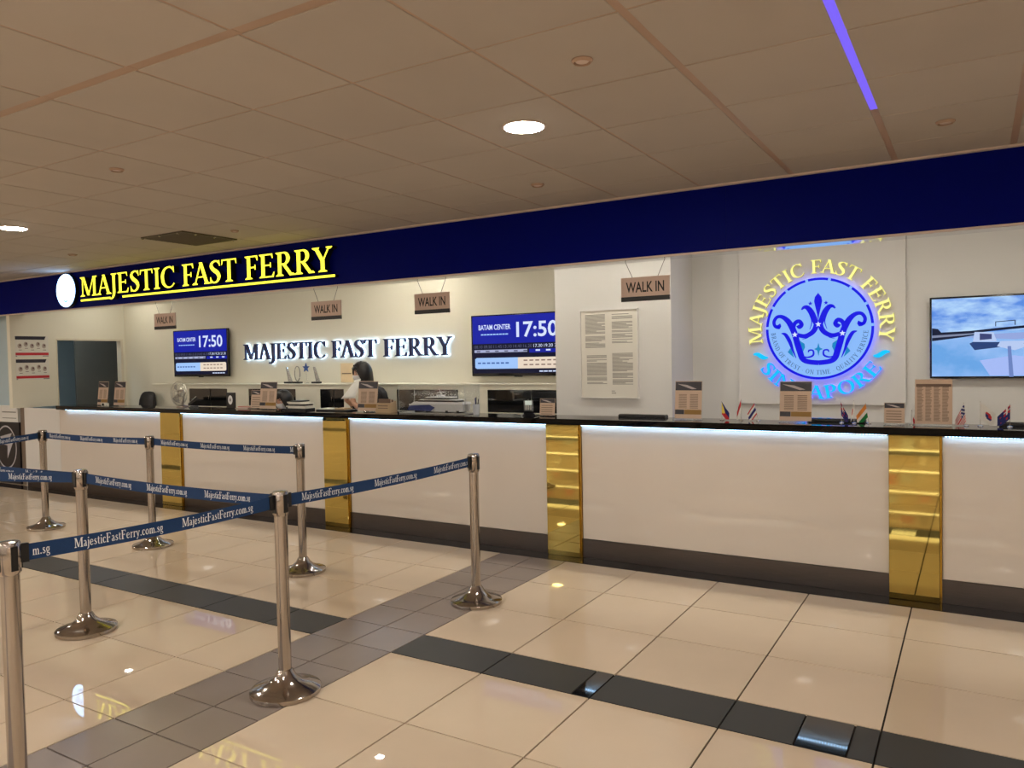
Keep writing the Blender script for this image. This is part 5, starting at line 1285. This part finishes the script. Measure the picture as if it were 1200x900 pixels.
def clerk_standing():
    x, y = -5.5, 6.42
    t = empty('person', (x, y, 0), 'standing clerk in black jacket and white mask holding up a white sheet', 'person')
    fa = .62; ca_, sa_ = math.cos(fa), math.sin(fa); WD = (-sa_, ca_, 0)
    A = lambda dx, dy, z: Vector((x+dx*ca_-dy*sa_, y+dx*sa_+dy*ca_, z))
    J = {}; Lk = []
    J['pelvis'] = (A(0, 0, .9), (.145, .11)); J['waist'] = (A(-.01, 0, 1.03), (.12, .095)); J['chest'] = (A(-.07, 0, 1.17), (.135, .1)); J['collar'] = (A(-.12, 0, 1.275), (.085, .06)); J['neck'] = (A(-.155, 0, 1.335), .047); J['skull'] = (A(-.19, 0, 1.42), .055)
    Lk += [('pelvis', 'waist'), ('waist', 'chest'), ('chest', 'collar'), ('collar', 'neck'), ('neck', 'skull')]
    for s, n in ((1, 'r'), (-1, 'l')):
        J[n+'hip'] = (A(.0, s*.085, .84), .085); J[n+'knee'] = (A(-.02, s*.09, .46), .055); J[n+'ankle'] = (A(.01, s*.09, .09), .038); J[n+'toe'] = (A(-.13, s*.1, .035), .03)
        Lk += [('pelvis', n+'hip'), (n+'hip', n+'knee'), (n+'knee', n+'ankle'), (n+'ankle', n+'toe')]
    # shoulders: the woman faces the left (-x) and a little to the camera (-y)
    sh = {'r': (A(-.1, .155, 1.235), Vector((-5.82, 6.42, 1.04)), Vector((-5.86, 6.24, 1.17))), 'l': (A(-.06, -.165, 1.23), Vector((-5.47, 6.13, 1.02)), Vector((-5.68, 6.16, 1.14)))}
    for n, (a, b, c) in sh.items():
        J[n+'sh'] = (a, .058); J[n+'el'] = (b, .042); J[n+'wr'] = (c, .027); Lk += [('chest', n+'sh'), (n+'sh', n+'el'), (n+'el', n+'wr')]
    hand_joints(J, Lk, 'r', sh['r'][2], (.5, -.6, .3), (0, -.2, 1), (-.6, -.6, .1), 'rwr', .35)
    hand_joints(J, Lk, 'l', sh['l'][2], (-.25, .0, .95), (-.95, .0, -.25), (.1, 1, 0), 'lwr', .3)
    hs, H = head_shape(A(-.215, 0, 1.462), -.4, .12, 1.0)
    body = skin_body('body', J, Lk, M_skin, t, hs, .0085, wide=WD)
    # clothes: same skeleton, a little thicker, ending at neck, cuffs and ankles
    K = {k: J[k] for k in ('waist', 'chest', 'collar')}; K['hem'] = (A(.01, 0, .8), (.175, .14)); K['waist'] = (J['waist'][0], (.155, .125)); K['chest'] = (J['chest'][0], (.16, .125)); K['collar'] = (J['collar'][0], (.095, .075))
    L2 = [('hem', 'waist'), ('waist', 'chest'), ('chest', 'collar')]
    for n, (a, b, c) in sh.items():
        K[n+'sh'] = (a, .077); K[n+'el'] = (b, .06); K[n+'cu'] = (b.lerp(c, .45), .05); L2 += [('chest', n+'sh'), (n+'sh', n+'el'), (n+'el', n+'cu')]
    jk = skin_body('jacket', K, L2, M_jacket, t, None, .011, wide=WD)
    K = {'p': (A(0, 0, .9), (.155, .12))}; L2 = []
    for s, n in ((1, 'r'), (-1, 'l')):
        K[n+'h'] = (J[n+'hip'][0], .1); K[n+'k'] = (J[n+'knee'][0], .068); K[n+'a'] = (A(.01, s*.09, .1), .055); L2 += [('p', n+'h'), (n+'h', n+'k'), (n+'k', n+'a')]
    skin_body('trousers', K, L2, M_trouser, t, None, .013)
    for s in (1, -1):
        K = {'a': (A(.03, s*.09, .045), .043), 'b': (A(-.06, s*.095, .04), .042), 'c': (A(-.15, s*.1, .033), .032)}; skin_body('shoe', K, [('a', 'b'), ('b', 'c')], M_shoe, t, None, .009)
    face_parts(t, H); hair_cap(t, H, .15)
    # collar of the blouse
    build('blouse_collar', MB().tube([A(-.12, -.065, 1.34), A(-.2, -.05, 1.3), A(-.235, -.0, 1.23)], [.01, .014, .008], 6), M_mask, t)
    # the white sheet she holds
    mb = MB(); vs = []; n = 8
    for i in range(n+1):
        u = i/n
        for j in range(n+1):
            v = j/n; xl = -5.80+.17*v; xr = -5.60+.07*v
            vs.append((xl+(xr-xl)*u, 6.09+.012*math.sin(u*3)+.02*v+.03*(1-u)*v, 1.19+.01*u+.205*v))
    mb.mesh(vs, [(i*(n+1)+j, (i+1)*(n+1)+j, (i+1)*(n+1)+j+1, i*(n+1)+j+1) for i in range(n) for j in range(n)])
    o = build('paper_sheet', mb, mat('bright_paper', rgb(238, 238, 232), .7, vary=.01), None, 'white sheet of paper held up by the standing clerk', 'paper', smooth=True)
    so = o.modifiers.new('thick', 'SOLIDIFY'); so.thickness = .0015
clerk_standing()
def clerk_seated():
    x, y = -6.85, 6.31
    t = empty('person', (x, y, 0), 'seated clerk with white mask, only the head showing above the counter', 'person')
    A = lambda dx, dy, z: Vector((x+dx, y+dy, z+(.05 if z > .5 else 0))); J = {}; Lk = []
    J['pelvis'] = (A(.04, 0, .6), (.14, .12)); J['waist'] = (A(.03, 0, .7), (.115, .1)); J['chest'] = (A(0, 0, .83), (.13, .105)); J['collar'] = (A(-.02, 0, .925), (.075, .06)); J['neck'] = (A(-.03, 0, .98), .048); J['skull'] = (A(-.04, 0, 1.05), .055)
    Lk += [('pelvis', 'waist'), ('waist', 'chest'), ('chest', 'collar'), ('collar', 'neck'), ('neck', 'skull')]
    for s, n in ((1, 'r'), (-1, 'l')):
        J[n+'hip'] = (A(0, s*.08, .58), .08); J[n+'knee'] = (A(-.38, s*.09, .56), .055); J[n+'ankle'] = (A(-.36, s*.09, .1), .038); J[n+'toe'] = (A(-.48, s*.1, .035), .03)
        Lk += [('pelvis', n+'hip'), (n+'hip', n+'knee'), (n+'knee', n+'ankle'), (n+'ankle', n+'toe')]
    sh = {n: (A(-.0, s*.165, .89), A(-.1, s*.2, .66), A(-.3, s*.12, .72)) for s, n in ((1, 'r'), (-1, 'l'))}
    for n, (a, b, c) in sh.items():
        J[n+'sh'] = (a, .056); J[n+'el'] = (b, .04); J[n+'wr'] = (c, .027); Lk += [('chest', n+'sh'), (n+'sh', n+'el'), (n+'el', n+'wr')]
        hand_joints(J, Lk, n, c, (-1, 0, -.1), (0, -1 if n == 'r' else 1, .3), (0, 0, 1), n+'wr', .3)
    hs, H = head_shape(A(-.05, -.005, 1.1), -.05, .2, 1.0)
    skin_body('body', J, Lk, M_skin, t, hs, .0085)
    K = {'h': (A(.04, 0, .56), (.165, .14)), 'w': (J['waist'][0], (.14, .12)), 'c': (J['chest'][0], (.155, .125)), 'n': (J['collar'][0], (.088, .075))}; L2 = [('h', 'w'), ('w', 'c'), ('c', 'n')]
    for n, (a, b, c) in sh.items():
        K[n+'sh'] = (a, .073); K[n+'el'] = (b, .056); K[n+'cu'] = (b.lerp(c, .85), .044); L2 += [('c', n+'sh'), (n+'sh', n+'el'), (n+'el', n+'cu')]
    skin_body('jacket', K, L2, M_jacket, t, None, .011)
    K = {'p': (A(.04, 0, .6), (.155, .13))}; L2 = []
    for s, n in ((1, 'r'), (-1, 'l')):
        K[n+'h'] = (J[n+'hip'][0], .095); K[n+'k'] = (J[n+'knee'][0], .068); K[n+'a'] = (A(-.36, s*.09, .1), .052); L2 += [('p', n+'h'), (n+'h', n+'k'), (n+'k', n+'a')]
    skin_body('trousers', K, L2, M_trouser, t, None, .013)
    for s in (1, -1):
        K = {'a': (A(-.34, s*.09, .045), .043), 'b': (A(-.42, s*.095, .04), .042), 'c': (A(-.5, s*.1, .033), .032)}; skin_body('shoe', K, [('a', 'b'), ('b', 'c')], M_shoe, t, None, .009)
    face_parts(t, H); hair_cap(t, H, .12)
clerk_seated()
